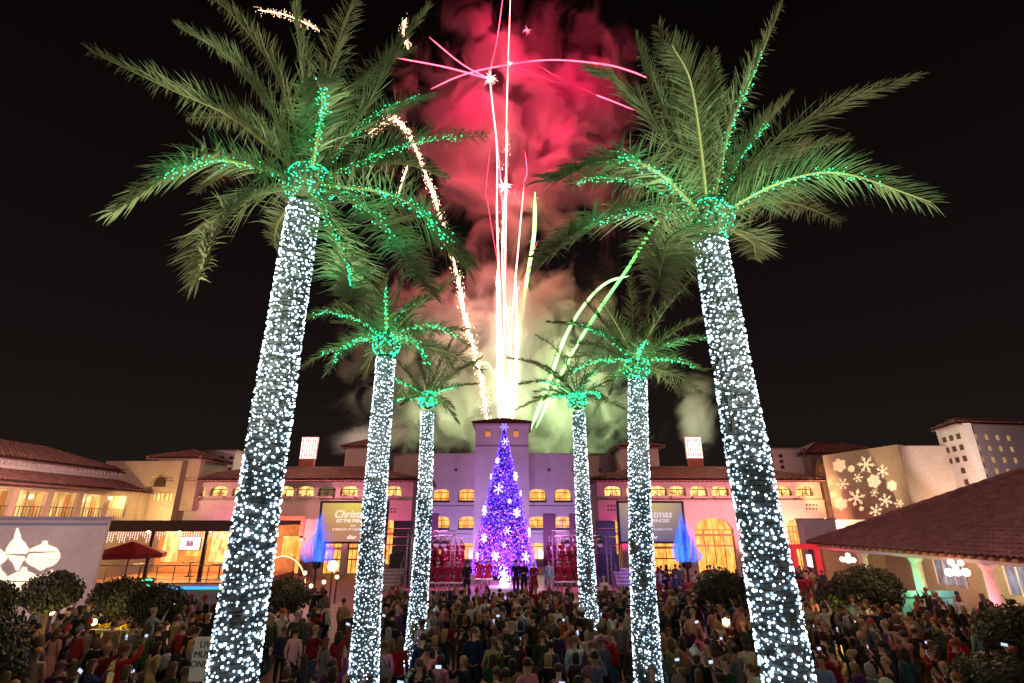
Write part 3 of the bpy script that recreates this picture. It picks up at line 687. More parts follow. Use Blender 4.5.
def leaf_mat(name, base):
    m = mat(name, base, .55, noise_scale=1.5, noise_amt=.35, spec=.35)
    n = m.node_tree.nodes; L = m.node_tree.links; b = n['Principled BSDF']
    oi = n.new('ShaderNodeObjectInfo'); hs = n.new('ShaderNodeHueSaturation'); m1 = n.new('ShaderNodeMapRange'); m1.inputs[3].default_value = .455; m1.inputs[4].default_value = .525; m2 = n.new('ShaderNodeMapRange'); m2.inputs[3].default_value = .65; m2.inputs[4].default_value = 1.3
    L.new(oi.outputs['Random'], m1.inputs[0]); L.new(oi.outputs['Random'], m2.inputs[0]); L.new(m1.outputs[0], hs.inputs['Hue']); L.new(m2.outputs[0], hs.inputs['Value']); L.new(b.inputs['Base Color'].links[0].from_socket, hs.inputs['Color']); L.new(hs.outputs[0], b.inputs['Base Color'])
    tr = n.new('ShaderNodeBsdfTranslucent'); mx = n.new('ShaderNodeMixShader'); mx.inputs[0].default_value = .3
    if b.inputs['Base Color'].links: L.new(b.inputs['Base Color'].links[0].from_socket, tr.inputs[0])
    L.new(b.outputs[0], mx.inputs[1]); L.new(tr.outputs[0], mx.inputs[2]); L.new(mx.outputs[0], n['Material Output'].inputs['Surface'])
    return m
PLEAF = leaf_mat('palm_leaflet', (.20, .25, .115)); PRACH = mat('palm_rachis', (.30, .30, .10), .6)

def hub(root, c, r, h, rnd, bulb, n):
    mb = MB(); vs = []; N = 14; n_ = 20
    for i in range(N + 1):
        s = i / N; z = -h / 2 + h * s; rr = r * math.sqrt(max(.02, 1 - (2 * s - 1) ** 2 * .86))
        for k in range(n_):
            q = 2 * math.pi * k / n_; vs.append(c + Vector((math.cos(q), math.sin(q), 0)) * (rr * (1 + .10 * math.sin(k * 2.5 + i * 2.1) + .06 * rnd.random())) + Vector((0, 0, z)))
    mb.add(vs, [(i * n_ + k, i * n_ + (k + 1) % n_, (i + 1) * n_ + (k + 1) % n_, (i + 1) * n_ + k) for i in range(N) for k in range(n_)] + [tuple(range(n_))[::-1], tuple(N * n_ + k for k in range(n_))])
    for k in range(26):                                  # cut frond stubs
        a = rnd.random() * 6.28; z = rnd.uniform(-.45, .1) * h; d = Vector((math.cos(a), math.sin(a), .7)).normalized()
        o = c + Vector((math.cos(a) * r * .8, math.sin(a) * r * .8, z)); mb.tube([o, o + d * r * .55], [.035, .02], 5)
    f = mb.build('crown_hub', mat('hub_bark', (.10, .12, .06), .9, noise_scale=15, noise_amt=.5), root)
    g = MB()
    for k in range(n):
        a = rnd.random() * 6.28; s = rnd.uniform(-.92, .95); rr = r * math.sqrt(1 - s * s * .86) * 1.1
        g.blob(c + Vector((math.cos(a) * rr, math.sin(a) * rr, s * h / 2)), bulb * rnd.uniform(.7, 1.2), ico=False)
    g.build('hub_lights', GBULB, f)

def palm(label, Y, btm, top, hubpx, r0, r1, hr, fronds, FL, leafL, bulb, spacing, nl, gb, extra=6, wire=False, seed=1, autoN=0):
    rnd = random.Random(seed); b = P(btm[0], btm[1], Y); t = P(top[0], top[1], Y); d = (t - b) / (t.z - b.z); base = b - d * b.z
    root = thing('palm_tree', base, label, 'palm tree', 'light-wrapped palms lining the plaza')
    trunk(base, t, r0, r1, rnd, root, bulb, spacing, wire)
    c = P(hubpx[0], hubpx[1], Y); hub(root, c, hr, hr * 2.0, rnd, gb * 1.15, int(430 * (hr / .36)) if nl >= 60 else 240)
    for fr in fronds:
        pts, lit, sgn = fr; n = len(pts); px = [hubpx] + [p for p in pts]
        tip = P(*pts[-1], Y); planar = (tip - c).length
        L = max(FL * rnd.uniform(.92, 1.05), planar * 1.01); dy = sgn * math.sqrt(max(0, L * L - planar * planar)) * .92
        ctrl = [c + (P(*pts[0], Y) - c) * .3]
        if n == 4: cp = [P(*pts[1], Y + dy * .38), P(*pts[2], Y + dy * .72), P(*pts[3], Y + dy)]
        else:
            ct = c + Vector((0, 0, hr * .5)); cp = []
            hz = pts[0]; tipw = P(*pts[1], Y + dy); arch = hz[0] if n == 2 and False else None
            q1 = P(*pts[0], Y + dy * .5)
            for tt in (1 / 3., 2 / 3.): cp.append(ct * (1 - tt) ** 2 + q1 * 2 * tt * (1 - tt) + tipw * tt * tt)
            cp.append(tipw); ctrl = [ct * .9 + q1 * .1]
        frond(root, ctrl + cp, rnd, lit, leafL, (PLEAF, PRACH), nl, gb)
    for k in range(autoN):                            # the rest of the crown, arching all round
        a = rnd.random() * 6.28; el = rnd.uniform(.1, 1.25); L = FL * rnd.uniform(.8, 1)
        dr = Vector((math.cos(a), math.sin(a), 0)); ctrl = [c + Vector((0, 0, hr * .4))]
        for tt in (1 / 3., 2 / 3., 1.): ctrl.append(c + dr * L * tt * math.cos(el * (1 - .5 * tt)) + Vector((0, 0, L * tt * math.sin(el) - L * .42 * tt * tt * math.cos(el))))
        frond(root, ctrl, rnd, False, leafL, (PLEAF, PRACH), nl, gb)
    point('crown_glow_lamp', c + Vector((0, -.9, -.15)), 18 if nl >= 60 else 28, (.05, 1, .42), .5)
    return root

PL = [  # (control pixels, lit, depth sign)
 ([(291,158),(234,119),(168,88),(90,51)], False, 0), ([(286,169),(225,160),(181,169),(115,211)], .8, -1), ([(284,187),(247,198),(212,237),(199,279)], False, -1),
 ([(306,160),(282,88),(247,31),(203,-13)], False, 1), ([(313,162),(326,88),(343,26),(361,-18)], False, 1), ([(315,162),(320,123),(322,95),(317,81)], True, -1),
 ([(326,158),(365,110),(396,53),(427,10)], False, 1), ([(328,160),(361,127),(396,105),(431,94)], .9, 1), ([(339,167),(387,151),(431,140),(486,136)], True, 1),
 ([(339,182),(387,193),(431,220),(466,261)], True, -1), ([(337,187),(370,211),(400,250),(427,290)], .6, -1), ([(330,206),(339,250),(348,281),(352,300)], .8, -1),
 ([(291,198),(280,220),(275,236),(275,248)], False, 1), ([(286,172),(250,166),(222,176),(196,192)], False, 1), ([(300,156),(262,97),(225,55),(180,28)], False, 1),
 ([(309,160),(305,90),(298,30),(292,-15)], False, 1), ([(335,176),(370,165),(410,165),(445,178)], False, 1), ([(303,165),(270,135),(228,118),(186,118)], False, 1),
 ([(318,158),(345,100),(385,60),(412,50)], False, 1)]
palm('tall palm nearest on the left, leaning white-lit trunk and huge green-lit crown', 6.5, (232, 683), (304, 206), (309, 186), .272, .205, .33, PL, 3.75, .56, .0160, .057, 104, .0095, wire=True, seed=11)
PR = [
 ([(713,202),(729,132),(755,70),(782,4)], .75, 0), ([(720,200),(768,149),(839,105),(913,77)], False, 0), ([(733,204),(777,184),(839,173),(931,202)], .85, -1),
 ([(735,206),(773,202),(803,206),(841,222)], False, 1), ([(740,224),(751,241),(755,250),(755,259)], False, 1), ([(702,202),(680,127),(670,70),(658,26)], False, 1),
 ([(709,200),(711,132),(710,88),(711,53)], False, 1), ([(700,202),(658,127),(619,83),(588,70)], False, 1), ([(691,206),(663,176),(619,158),(549,180)], .7, -1),
 ([(689,208),(645,184),(601,178),(566,184)], .9, 1), ([(687,213),(636,211),(584,228),(544,259)], .6, -1), ([(690,222),(672,238),(662,262),(657,290)], False, -1),
 ([(716,200),(738,160),(765,125),(790,96)], .7, 1), ([(707,200),(676,132),(650,85),(637,40)], False, 1), ([(705,200),(700,140),(690,80),(672,45)], False, -1),
 ([(722,204),(760,172),(800,150),(845,140)], False, 1)]
palm('tall palm nearest on the right, trunk leaning left under green-lit crown', 6.3, (790, 683), (710, 242), (709, 222), .275, .20, .31, PR, 3.65, .56, .0160, .057, 104, .0095, wire=True, seed=12)
PML = [([(340,300),(302,318)],True,0),([(345,330),(328,372)],.9,-1),([(385,310),(386,278)],True,-1),([(405,295),(431,300)],True,1),([(430,310),(470,345)],True,0),
 ([(420,330),(428,368)],.95,-1),([(350,335),(300,368)],.8,0),([(375,290),(362,250)],False,1),([(400,280),(420,240)],False,1),([(430,290),(460,275)],False,1),([(350,290),(325,268)],False,1),([(440,340),(455,372)],False,1),([(370,350),(366,378)],False,1)]
palm('middle palm of the left row, white-lit trunk with green-lit crown', 14.2, (364, 683), (386, 358), (386.5, 345), .335, .25, .36, PML, 2.9, .52, .0185, .074, 46, .017, seed=13, autoN=5)
PMR = [([(600,320),(548,322)],.8,0),([(600,350),(560,378)],.9,-1),([(637,345),(652,338)],True,-1),([(670,335),(714,338)],.9,0),([(668,352),(704,370)],.9,-1),([(610,330),(585,300)],False,1),
 ([(632,310),(630,275)],False,1),([(655,310),(680,278)],False,1),([(645,320),(655,285)],False,1),([(675,325),(705,318)],False,1),([(610,372),(612,392)],.6,-1),([(660,370),(680,395)],False,1)]
palm('middle palm of the right row, white-lit trunk with green-lit crown', 14.6, (650, 683), (637.5, 380), (636.5, 369), .335, .25, .35, PMR, 2.9, .52, .0185, .074, 46, .017, seed=14, autoN=5)
PFL = [([(400,380),(372,372)],.6,0),([(405,400),(382,398)],.7,-1),([(420,360),(412,335)],False,1),([(440,360),(452,340)],False,1),([(450,385),(478,384)],.6,0),([(445,400),(458,422)],False,-1),([(430,350),(432,330)],False,1),([(405,370),(388,352)],False,1),([(455,370),(482,358)],False,1),([(400,395),(366,386)],False,1)]
palm('far palm of the left row beside the stage steps', 21.2, (415, 640), (427.5, 412), (428, 400), .34, .24, .36, PFL, 3.0, .52, .0235, .090, 46, .024, seed=15, autoN=6)
PFR = [([(550,375),(520,384)],.7,0),([(560,395),(535,398)],.7,-1),([(590,365),(612,362)],True,0),([(590,385),(604,400)],.9,-1),([(565,345),(535,335)],False,1),([(575,340),(572,320)],False,1),([(590,350),(605,335)],False,1),([(560,370),(530,360)],False,1),([(545,360),(508,358)],False,1),([(555,390),(515,410)],False,1)]
palm('far palm of the right row beside the blue-lit steps', 21.4, (591, 640), (578.5, 412), (577.5, 401), .34, .24, .36, PFR, 3.0, .52, .0235, .090, 46, .024, seed=16, autoN=6)
# ================================================================== STAGE AND TREE
SZ = 1.0
def stage():
    s = thing('stage', (-.6, 29, 0), 'wide low stage with reddish boards in front of the cone tree', 'stage')
    MB().box((-.6, 36, .94), (14.2, 13.6, .12)).build('deck', mat('stage_boards', (.30, .17, .13), .35, noise_scale=2, noise_amt=.25, spec=.5), s)
    MB().box((-.6, 36, .44), (14.0, 13.4, .87)).build('skirt', mat('stage_skirt', (.10, .06, .06), .9), s)
stage()
def steps(x0, x1, y0, lab, flipcol):
    s = thing('steps', ((x0 + x1) / 2, y0, 0), lab, 'steps'); m = MB()
    for i in range(9): m.box(((x0 + x1) / 2, y0 + .16 + i * .32, (.3 + i * .2) / 2), (x1 - x0, .32, .3 + i * .2))
    m.build('treads', TRIM, s)
    m = MB()
    for i in range(9): m.box(((x0 + x1) / 2, y0 + .01 + i * .32, .3 + i * .2 - .02), (x1 - x0 - .04, .05, .045))
    m.build('nosing', WHITE, s)
    for x in (x0 + .04, x1 - .04):
        m = MB(); m.tube([(x, y0, 0.2), (x, y0, 1.3), (x, y0 + 2.9, 3.0), (x, y0 + 3.6, 3.0)], .035, 6)
        for k in range(1, 4): m.tube([(x, y0 + k * .9, .3 + k * .5), (x, y0 + k * .9, 1.3 + k * .53)], .025, 5)
        m.build('handrail', GREYM, s)
steps(-8.7, -7.3, 35, 'steps with pale edges and metal handrails left of the stage', 0)
steps(6.9, 8.5, 35.5, 'steps with metal handrails lit blue right of the stage', 1)

def star_poly(r, kind, n=6, rot=0.):
    """kind 0: pointed crystal flake, 1: round lobed flake, 2: slim branched flake"""
    pts = []
    for k in range(n):
        a = rot + 2 * math.pi * k / n; st = math.pi / n
        def q(ang, rad): pts.append((math.cos(a + ang) * rad * r, math.sin(a + ang) * rad * r))
        if kind == 0: q(-.42, .24); q(-.17, .50); q(-.32, .74); q(-.18, .82); q(-.09, .70); q(-.07, 1.0); q(.07, 1.0); q(.09, .70); q(.18, .82); q(.32, .74); q(.17, .50); q(.42, .24)
        elif kind == 1: q(-.48, .74); q(-.36, .90); q(-.18, .98); q(0, 1.0); q(.18, .98); q(.36, .90)
        else: q(-.5, .16); q(-.12, .36); q(-.10, 1.); q(.10, 1.); q(.12, .36)
    return pts
def tree():
    c = P(503.5, 566, 38.5); cx, Y = c.x, 38.5; z0 = 1.55; zt = P(503.5, 429, Y).z; rb = 2.3; rnd = random.Random(9)
    t = thing('cone_tree', (cx, Y, SZ), 'giant cone tree covered in violet and blue lights with white snowflakes', 'christmas tree')
    m = MB(); m.lathe((cx, Y, 0), [(rb - .12, z0), (.06, zt)], 40); m.build('cone', mat('tree_core', (.05, .02, .12), .8), t)
    m = MB(); m.lathe((cx, Y, 0), [(1.9, SZ), (1.9, 1.3), (1.1, 1.32), (1.1, z0)], 32); m.build('base', mat('tree_base', (.5, .35, .5), .5), t)
    g = MB()
    for k in range(9500):
        s = 1 - math.sqrt(rnd.random()); a = rnd.random() * 6.283; r = (rb - .1) * (1 - s) + .05 + rnd.uniform(0, .16) * (1 - s * .5)
        mi = 0 if rnd.random() < .52 else (1 if rnd.random() < .72 else (2 if rnd.random() < .65 else 3))
        if s < .32 and rnd.random() < .3: mi = rnd.choice((1, 3))
        g.blob((cx + math.cos(a) * r, Y + math.sin(a) * r, z0 + s * (zt - z0)), rnd.uniform(.028, .05), mi, ico=False)
    ms = [mat('tree_blue', (.1, .1, 1), .4, emit=(.05, .03, .9), strength=1.7, sampling='NONE'), mat('tree_violet', (.5, .2, 1), .4, emit=(.26, .06, .95), strength=1.8, sampling='NONE'),
          mat('tree_lilac', (.8, .6, 1), .4, emit=(.68, .42, 1.0), strength=1.8, sampling='NONE'), mat('tree_pink', (.9, .3, .9), .4, emit=(.75, .12, .85), strength=1.8, sampling='NONE')]
    g.build('tree_lights', ms, t)
    fm = mat('flake_white', (1, 1, 1), .4, emit=(.72, .66, 1), strength=1.7, sampling='NONE')
    fl = [(235, 115, 17), (208, 185, 13), (270, 240, 20), (212, 287, 22), (163, 362, 22), (275, 370, 20), (243, 432, 17), (163, 458, 18), (203, 518, 18), (305, 525, 22), (322, 440, 20), (176, 240, 12), (140, 520, 14), (250, 330, 10), (297, 300, 12), (232, 480, 11)]
    for i, (qx, qy, qr) in enumerate(fl):
        px, py = 440 + qx / 3.594, 410 + qy / 3.594; p = P(px, py, Y); s = (p.z - z0) / (zt - z0); r = rb * (1 - s) + .14; dx = max(-.97, min(.97, (p.x - cx) / r)); a = math.asin(dx)
        o = Vector((cx + r * math.sin(a), Y - r * math.cos(a), p.z)); M = frame(o, (math.cos(a), math.sin(a)))
        x = MB(); x.prism(star_poly(qr / 3.594 * .062, 0 if i % 3 else 2, rot=.5 * i), M, 0, .07); x.build('snowflake', fm, t)
    o = Vector((cx, Y, zt + .15)); x = MB(); x.prism(star_poly(.33, 0), frame(o, (1, 0)), -.03, .05); x.build('tree_topper', mat('topper_blue', (.5, .5, 1), .4, emit=(.25, .2, 1), strength=2), t)
    # the lit wire star sculpture by the foot
    g2 = thing('lit_ornament', (cx + .1, 33.6, SZ), 'small glowing white ornament on a round pale plinth before the tree', 'ornament')
    m = MB(); m.lathe((cx + .1, 33.6, SZ), [(1.15, 0), (1.15, .22), (1.05, .25)], 28); m.build('plinth', WHITE, g2)
    m = MB()
    for k in range(120): m.blob((cx + .1 + rnd.gauss(0, .16), 33.6 + rnd.gauss(0, .16), SZ + .3 + abs(rnd.gauss(0, .45))), .04, ico=False)
    m.tube([(cx + .1, 33.6, SZ + .25), (cx + .1, 33.6, SZ + 1.2)], [.2, .03], 8); m.build('lights', mat('orn_white', (1, 1, 1), .4, emit=(.85, .7, 1), strength=4), g2)
    return cx
TX = tree()

def truss(xa, xb, lab, n):
    Y = 34.5; z = P(500, 533.5, Y).z; t = thing('lighting_truss', ((xa + xb) / 2, Y, SZ), lab, 'truss')
    m = MB()
    for dy, dz in ((-.15, -.15), (.15, -.15), (-.15, .15), (.15, .15)): m.tube([(xa, Y + dy, z + dz), (xb, Y + dy, z + dz)], .028, 6)
    k = int((xb - xa) / .3)
    for i in range(k):
        x = xa + i * .3; m.tube([(x, Y - .15, z - .15), (x + .15, Y - .15, z + .15), (x + .3, Y - .15, z - .15)], .014, 4); m.tube([(x, Y - .15, z + .15), (x + .15, Y + .15, z + .15), (x + .3, Y - .15, z + .15)], .014, 4)
    m.build('beam', GREYM, t)
    for x in (xa + .15, xb - .15):
        m = MB()
        for dx in (-.13, .13):
            for dy in (-.13, .13): m.tube([(x + dx, Y + dy, SZ), (x + dx, Y + dy, z)], .022, 5)
        for i in range(10): m.tube([(x - .13, Y - .13, SZ + i * (z - SZ) / 10), (x + .13, Y - .13, SZ + (i + 1) * (z - SZ) / 10)], .012, 4)
        m.build('leg', GREYM, t)
    for i in range(n):
        x = xa + .9 + i * (xb - xa - 1.6) / max(1, n - 1)
        h = thing('stage_light', (x, Y, z - .55), f'round black stage light, {("first", "second", "third", "fourth")[i]} from left on truss {lab.split("choir ")[1]}', 'stage light', 'stage lights hung from the truss')
        m = MB(); m.tube([(x, Y - .25, z - .62), (x, Y - .1, z - .55), (x, Y + .28, z - .45)], [.24, .25, .16], 14); m.build('housing', BLACK, h)
        m = MB(); m.tube([(x, Y - .262, z - .62), (x, Y - .252, z - .62)], [.19, .19], 14); m.build('lens', mat('lens_dim', (.1, .1, .12), .1, emit=(.25, .2, .35), strength=.35), h)
        m = MB(); m.tube([(x - .27, Y, z - .5), (x - .27, Y, z - .2), (x + .27, Y, z - .2), (x + .27, Y, z - .5)], .02, 5); m.build('bracket', BLACK, h)
truss(P(408, 533, 34.5).x, P(456, 533, 34.5).x, 'grey metal truss over the choir left of the tree', 4)
truss(P(552, 533, 34.5).x, P(610, 533, 34.5).x, 'grey metal truss over the choir right of the tree', 4)

def speaker_stack(x, lab):
    t = thing('speaker_tower', (x, 38.5, 0), lab, 'speaker')
    MB().box((x, 38.5, 1.4), (1.5, 1.1, 2.8)).build('base', BLACK, t)
    for k in range(4):
        m = MB(); m.box((x, 38.4, 3.08 + k * .55), (1.25, .8, .5)); o = m.build('cabinet', mat('cabinet_black', (.03, .028, .04), .6), t)
        m = MB(); m.box((x, 37.98, 3.08 + k * .55), (1.15, .03, .4)); m.build('grille', mat('grille', (.06, .05, .07), .5, noise_scale=60, noise_amt=.5), o)
speaker_stack(P(403, 540, 38.5).x, 'tall black speaker tower left of the choir')
speaker_stack(P(606, 540, 38.5).x, 'tall black speaker tower right of the choir')
for x_, lab in ((P(447, 603, 29.6).x, 'black floor monitor on the stage edge left of the tree'), (P(550, 603, 29.6).x, 'black floor monitor on the stage edge right of the tree'),
                (P(399, 603, 30).x, 'black floor monitor at the far left end of the stage'), (P(606, 601, 30).x, 'black floor monitor at the right end of the stage')):
    t = thing('floor_monitor', (x_, 29.8, SZ), lab, 'speaker', 'floor monitors along the stage edge')
    M = frame((x_, 29.8, SZ), (1, 0)); m = MB()
    pr = [(.25, 0), (-.32, 0), (-.32, .3), (-.05, .5), (.25, .5)]
    m.add([M @ Vector((s * .42, d, z)) for s in (-1, 1) for d, z in pr], [(0, 1, 2, 3, 4), (9, 8, 7, 6, 5)] + [(i, (i + 1) % 5, (i + 1) % 5 + 5, i + 5) for i in range(5)])
    m.build('cabinet', BLACK, t); m = MB(); m.box((x_, 29.53, SZ + .25), (.7, .02, .34)); m.build('grille', mat('grille2', (.05, .05, .055), .7), t)

# screens
def text_obj(body, size, loc, m, parent, bold=False, shear=0., name='lettering', off=0.0):
    cu = bpy.data.curves.new(name, 'FONT'); cu.body = body; cu.size = size; cu.align_x = 'CENTER'; cu.align_y = 'CENTER'; cu.extrude = .006; cu.shear = shear; cu.offset = off
    o = bpy.data.objects.new(name, cu); COL.objects.link(o); o.rotation_euler = (R(90), 0, 0)
    bpy.context.view_layer.update(); me = bpy.data.meshes.new_from_object(o.evaluated_get(bpy.context.evaluated_depsgraph_get())); bpy.data.objects.remove(o)
    me.transform(Matrix.Rotation(R(90), 4, 'X')); me.transform(Matrix.Translation(Vector(loc) - ROOTLOC[parent.name])); me.materials.clear(); me.materials.append(m)
    n = bpy.data.objects.new(name, me); COL.objects.link(n); n.parent = parent; return n
def screen_mat(name, top, low, side, strength, gx):
    m = bpy.data.materials.new(name); m.use_nodes = True; n = m.node_tree.nodes; L = m.node_tree.links; b = n['Principled BSDF']
    b.inputs['Base Color'].default_value = (.05, .05, .05, 1); t = n.new('ShaderNodeTexCoord'); mp = n.new('ShaderNodeMapping')
    mp.inputs['Location'].default_value = (-.5, 0, -1.0); mp.inputs['Scale'].default_value = (1.1, 1, 1.0)
    g = n.new('ShaderNodeTexGradient'); g.gradient_type = 'SPHERICAL'; L.new(t.outputs['Generated'], mp.inputs[0]); mp.inputs['Location'].default_value = (-.5 * 1.1, 0, -1.0)
    L.new(mp.outputs[0], g.inputs[0]); r = n.new('ShaderNodeValToRGB'); r.color_ramp.elements[0].color = (*low, 1); r.color_ramp.elements[1].color = (*top, 1)
    e = r.color_ramp.elements.new(.3); e.color = (*side, 1); r.color_ramp.elements[1].position
    L.new(g.outputs['Color'], r.inputs[0]); L.new(r.outputs[0], b.inputs['Emission Color']); b.inputs['Emission Strength'].default_value = strength
    return m
TXT = mat('screen_text', (1, 1, 1), .5, emit=(1, .80, .60), strength=.95)
def screen(pxa, pxb, lab, sm, txt):
    Y = 45.; x0, z1 = xz(pxa, 503, Y); x1 = xz(pxb, 503, Y)[0]; z0 = xz(pxa, 541.5, Y)[1]; cx = (x0 + x1) / 2; cz = (z0 + z1) / 2; w, h = x1 - x0, z1 - z0
    t = thing('event_screen', (cx, Y, 0), lab, 'screen')
    MB().box((cx, Y, cz), (w, .06, h)).build('display', sm, t)
    f = MB()
    for zz in (z0 - .08, z1 + .08): f.box((cx, Y, zz), (w + .36, .2, .16))
    for xx in (x0 - .09, x1 + .09): f.box((xx, Y, cz), (.17, .19, h))
    f.build('frame', BLACK, t)
    for xx in (x0 - .1, x1 + .1):
        m = MB(); m.tube([(xx, Y + .3, 0), (xx, Y + .3, z1 + .2)], .06, 8); m.tube([(xx, Y + .3, .05), (xx, Y - .9, .05)], .05, 6); m.build('stand', BLACK, t)
    y = Y - .045
    text_obj('Christmas', h * .27, (cx + .05, y, z0 + h * .70), txt, t, shear=.25, off=.012)
    text_obj('AT THE PRINCESS', h * .12, (cx + .05, y, z0 + h * .53), txt, t, off=.008)
    text_obj('2018', h * .07, (cx, y, z0 + h * .40), txt, t)
    text_obj('A SEASON OF CELEBRATION', h * .085, (cx, y, z0 + h * .31), txt, t)
    text_obj('dbar', h * .14, (cx, y, z0 + h * .11), txt, t, shear=.2, off=.01)
screen(323, 387, 'outdoor screen with yellow glow and Christmas lettering left of the stage', screen_mat('screen_left', (1, .80, .10), (.56, .24, .13), (.58, .27, .13), .85, 0), TXT)
screen(618.5, 681, 'outdoor screen with grey-violet glow and Christmas lettering right of the stage', screen_mat('screen_right', (.85, .62, .20), (.20, .14, .26), (.33, .24, .28), .75, 0), mat('screen_text2', (1, 1, 1), .5, emit=(.9, .8, .9), strength=.6))

# fluttering silk columns, blue lamp light put into the fabric's emission
def silk(px, lab, seed):
    Y = 41.; rnd = random.Random(seed); b = P(px, 562, Y); tp = P(px, 509, Y)
    t = thing('silk_flame', (b.x, Y, 0), lab, 'fabric light')
    m = MB(); N = 26; H = tp.z - b.z
    for k in range(95):                                   # loose tongues of silk blown upwards
        a = rnd.random() * 6.28; r0 = abs(rnd.gauss(0, .5)); top = rnd.uniform(.45, 1.0) * (1.05 - .45 * r0); ph = rnd.random() * 6.28; w = rnd.uniform(.06, .2); lean = rnd.uniform(-.2, .25)
        vs = []
        for i in range(N + 1):
            s = i / N; z = s * top * H; rr = min(r0, 1.0) * (.6 + .9 * math.sin(min(1, s * .9 + .12) * math.pi)) * (1 - .35 * s)
            cx = b.x + rr * math.cos(a) + .10 * math.sin(z * 1.7 + ph) + lean * s * s + .12 * math.sin(z * .9 + seed); cy = Y + rr * .7 * math.sin(a) + .08 * math.cos(z * 2.1 + ph)
            ww = w * (1 - s ** 2.2 * .93) * (.45 + min(1, s * 5) * .55); tw = ph * .4 + s * 1.6
            vs += [(cx - ww * math.cos(tw), cy - ww * math.sin(tw), b.z + z), (cx + ww * math.cos(tw), cy + ww * math.sin(tw), b.z + z)]
        m.add(vs, [(2 * i, 2 * i + 1, 2 * i + 3, 2 * i + 2) for i in range(N)])
    sm = MATS.get('silk_blue_glow')
    if not sm:
        sm = bpy.data.materials.new('silk_blue_glow'); MATS['silk_blue_glow'] = sm; sm.use_nodes = True; q = sm.node_tree.nodes; L = sm.node_tree.links; B = q['Principled BSDF']
        tr = q.new('ShaderNodeBsdfTransparent'); tl = q.new('ShaderNodeEmission'); mx = q.new('ShaderNodeMixShader'); tc_ = q.new('ShaderNodeTexCoord'); mp = q.new('ShaderNodeMapping'); mp.inputs['Scale'].default_value = (2.6, 2.6, .35)
        no = q.new('ShaderNodeTexNoise'); no.inputs['Scale'].default_value = 1.1; no.inputs['Detail'].default_value = 4; rp = q.new('ShaderNodeValToRGB')
        rp.color_ramp.elements[0].position = .36; rp.color_ramp.elements[1].position = .68; rp.color_ramp.elements[0].color = (.02, .008, .8, 1); rp.color_ramp.elements[1].color = (.06, .26, 1, 1)
        ra = q.new('ShaderNodeValToRGB'); ra.color_ramp.elements[0].position = .3; ra.color_ramp.elements[0].color = (.05,) * 3 + (1,); ra.color_ramp.elements[1].color = (.5,) * 3 + (1,); ra.color_ramp.elements[1].position = .6
        L.new(tc_.outputs['Object'], mp.inputs[0]); L.new(mp.outputs[0], no.inputs[0]); L.new(no.outputs['Fac'], rp.inputs[0]); L.new(no.outputs['Fac'], ra.inputs[0]); L.new(rp.outputs[0], tl.inputs[0]); tl.inputs[1].default_value = 2.2
        L.new(ra.outputs[0], mx.inputs[0]); L.new(tr.outputs[0], mx.inputs[1]); L.new(tl.outputs[0], mx.inputs[2]); L.new(mx.outputs[0], q['Material Output'].inputs[0])
    m.build('fabric', sm, t, smooth=True)
    s = MB(); s.lathe((b.x, Y, 0), [(.5, 0), (.5, .1), (.1, .2), (.08, b.z - .5), (.34, b.z - .35), (.38, b.z + .05)], 16); s.build('stand', BLACK, t)
    point('silk_lamp', (b.x, Y - .9, b.z + 1.2), 150, (.12, .2, 1), .4)
silk(316.5, 'blue glowing fluttering silk column left of the left screen', 1.3)
silk(686.5, 'blue glowing fluttering silk column right of the right screen', 4.1)

# poinsettia beds, lanterns, arch, globe, board
def leaf_cloud(mb, c, rad, n, size, rnd, shell=.55, mi=0):
    c = Vector(c)
    for i in range(n):
        d = Vector((rnd.gauss(0, 1), rnd.gauss(0, 1), rnd.gauss(0, 1))).normalized(); k = (shell + (1 - shell) * rnd.random()) * (1 + .14 * noise.noise(d * 2.7 + c * .3))
        p = c + Vector((d.x * rad[0], d.y * rad[1], d.z * rad[2])) * k
        a = (d + Vector((rnd.uniform(-1, 1), rnd.uniform(-1, 1), rnd.uniform(-1, 1))) * .9).normalized(); e = a.cross(Vector((rnd.random(), rnd.random(), .3))).normalized()
        s = size * rnd.uniform(.6, 1.25); f = a.cross(e).normalized()
        mb.add([p - e * s, p + f * s * .45, p + e * s, p - f * s * .45], [(0, 1, 2, 3)], mi)
def bed(c, sz, lab, m, n=900):
    rnd = random.Random(int(abs(c[0] * 7))); t = thing('flower_bed', c, lab, 'flower bed')
    MB().box((c[0], c[1], c[2] + .2), (sz[0], sz[1], .4)).build('planter', TRIM, t)
    g = MB(); 
    for i in range(n):
        p = Vector((c[0] + rnd.uniform(-.5, .5) * sz[0], c[1] + rnd.uniform(-.5, .5) * sz[1], c[2] + .4 + rnd.uniform(0, sz[2])))
        a = rnd.random() * 6.28; d = Vector((math.cos(a), math.sin(a), rnd.uniform(-.2, .5))).normalized() * .13; e = d.cross(Vector((0, .4, 1))).normalized() * .06
        g.add([p - d, p + e, p + d, p - e], [(0, 1, 2, 3)])
    g.build('flowers', m, t)
bed((8.6, 33.2, 0), (3.2, 1.3, .5), 'bed of red poinsettias right of the stage', REDLEAF); bed((10.6, 37.4, 0), (3.2, 1.4, .7), 'bed of red poinsettias below the right screen', REDLEAF)
bed((-9.0, 38.3, .9), (1.2, 1.2, .8), 'red poinsettias beside the left stage steps', REDLEAF)
c_ = PZ(117, 636, .75); bed((c_.x, c_.y + .4, .3), (2.6, 1.0, .35), 'planter of yellow flowers behind a pale rail on the left', YELLEAF)
f_ = thing('railing', (c_.x, c_.y - .3, 0), 'pale lit metal railing in front of the yellow flowers', 'railing'); m = MB()
for i in range(12): m.box((c_.x - 1.35 + i * .245, c_.y - .35, .5), (.035, .035, 1.0))
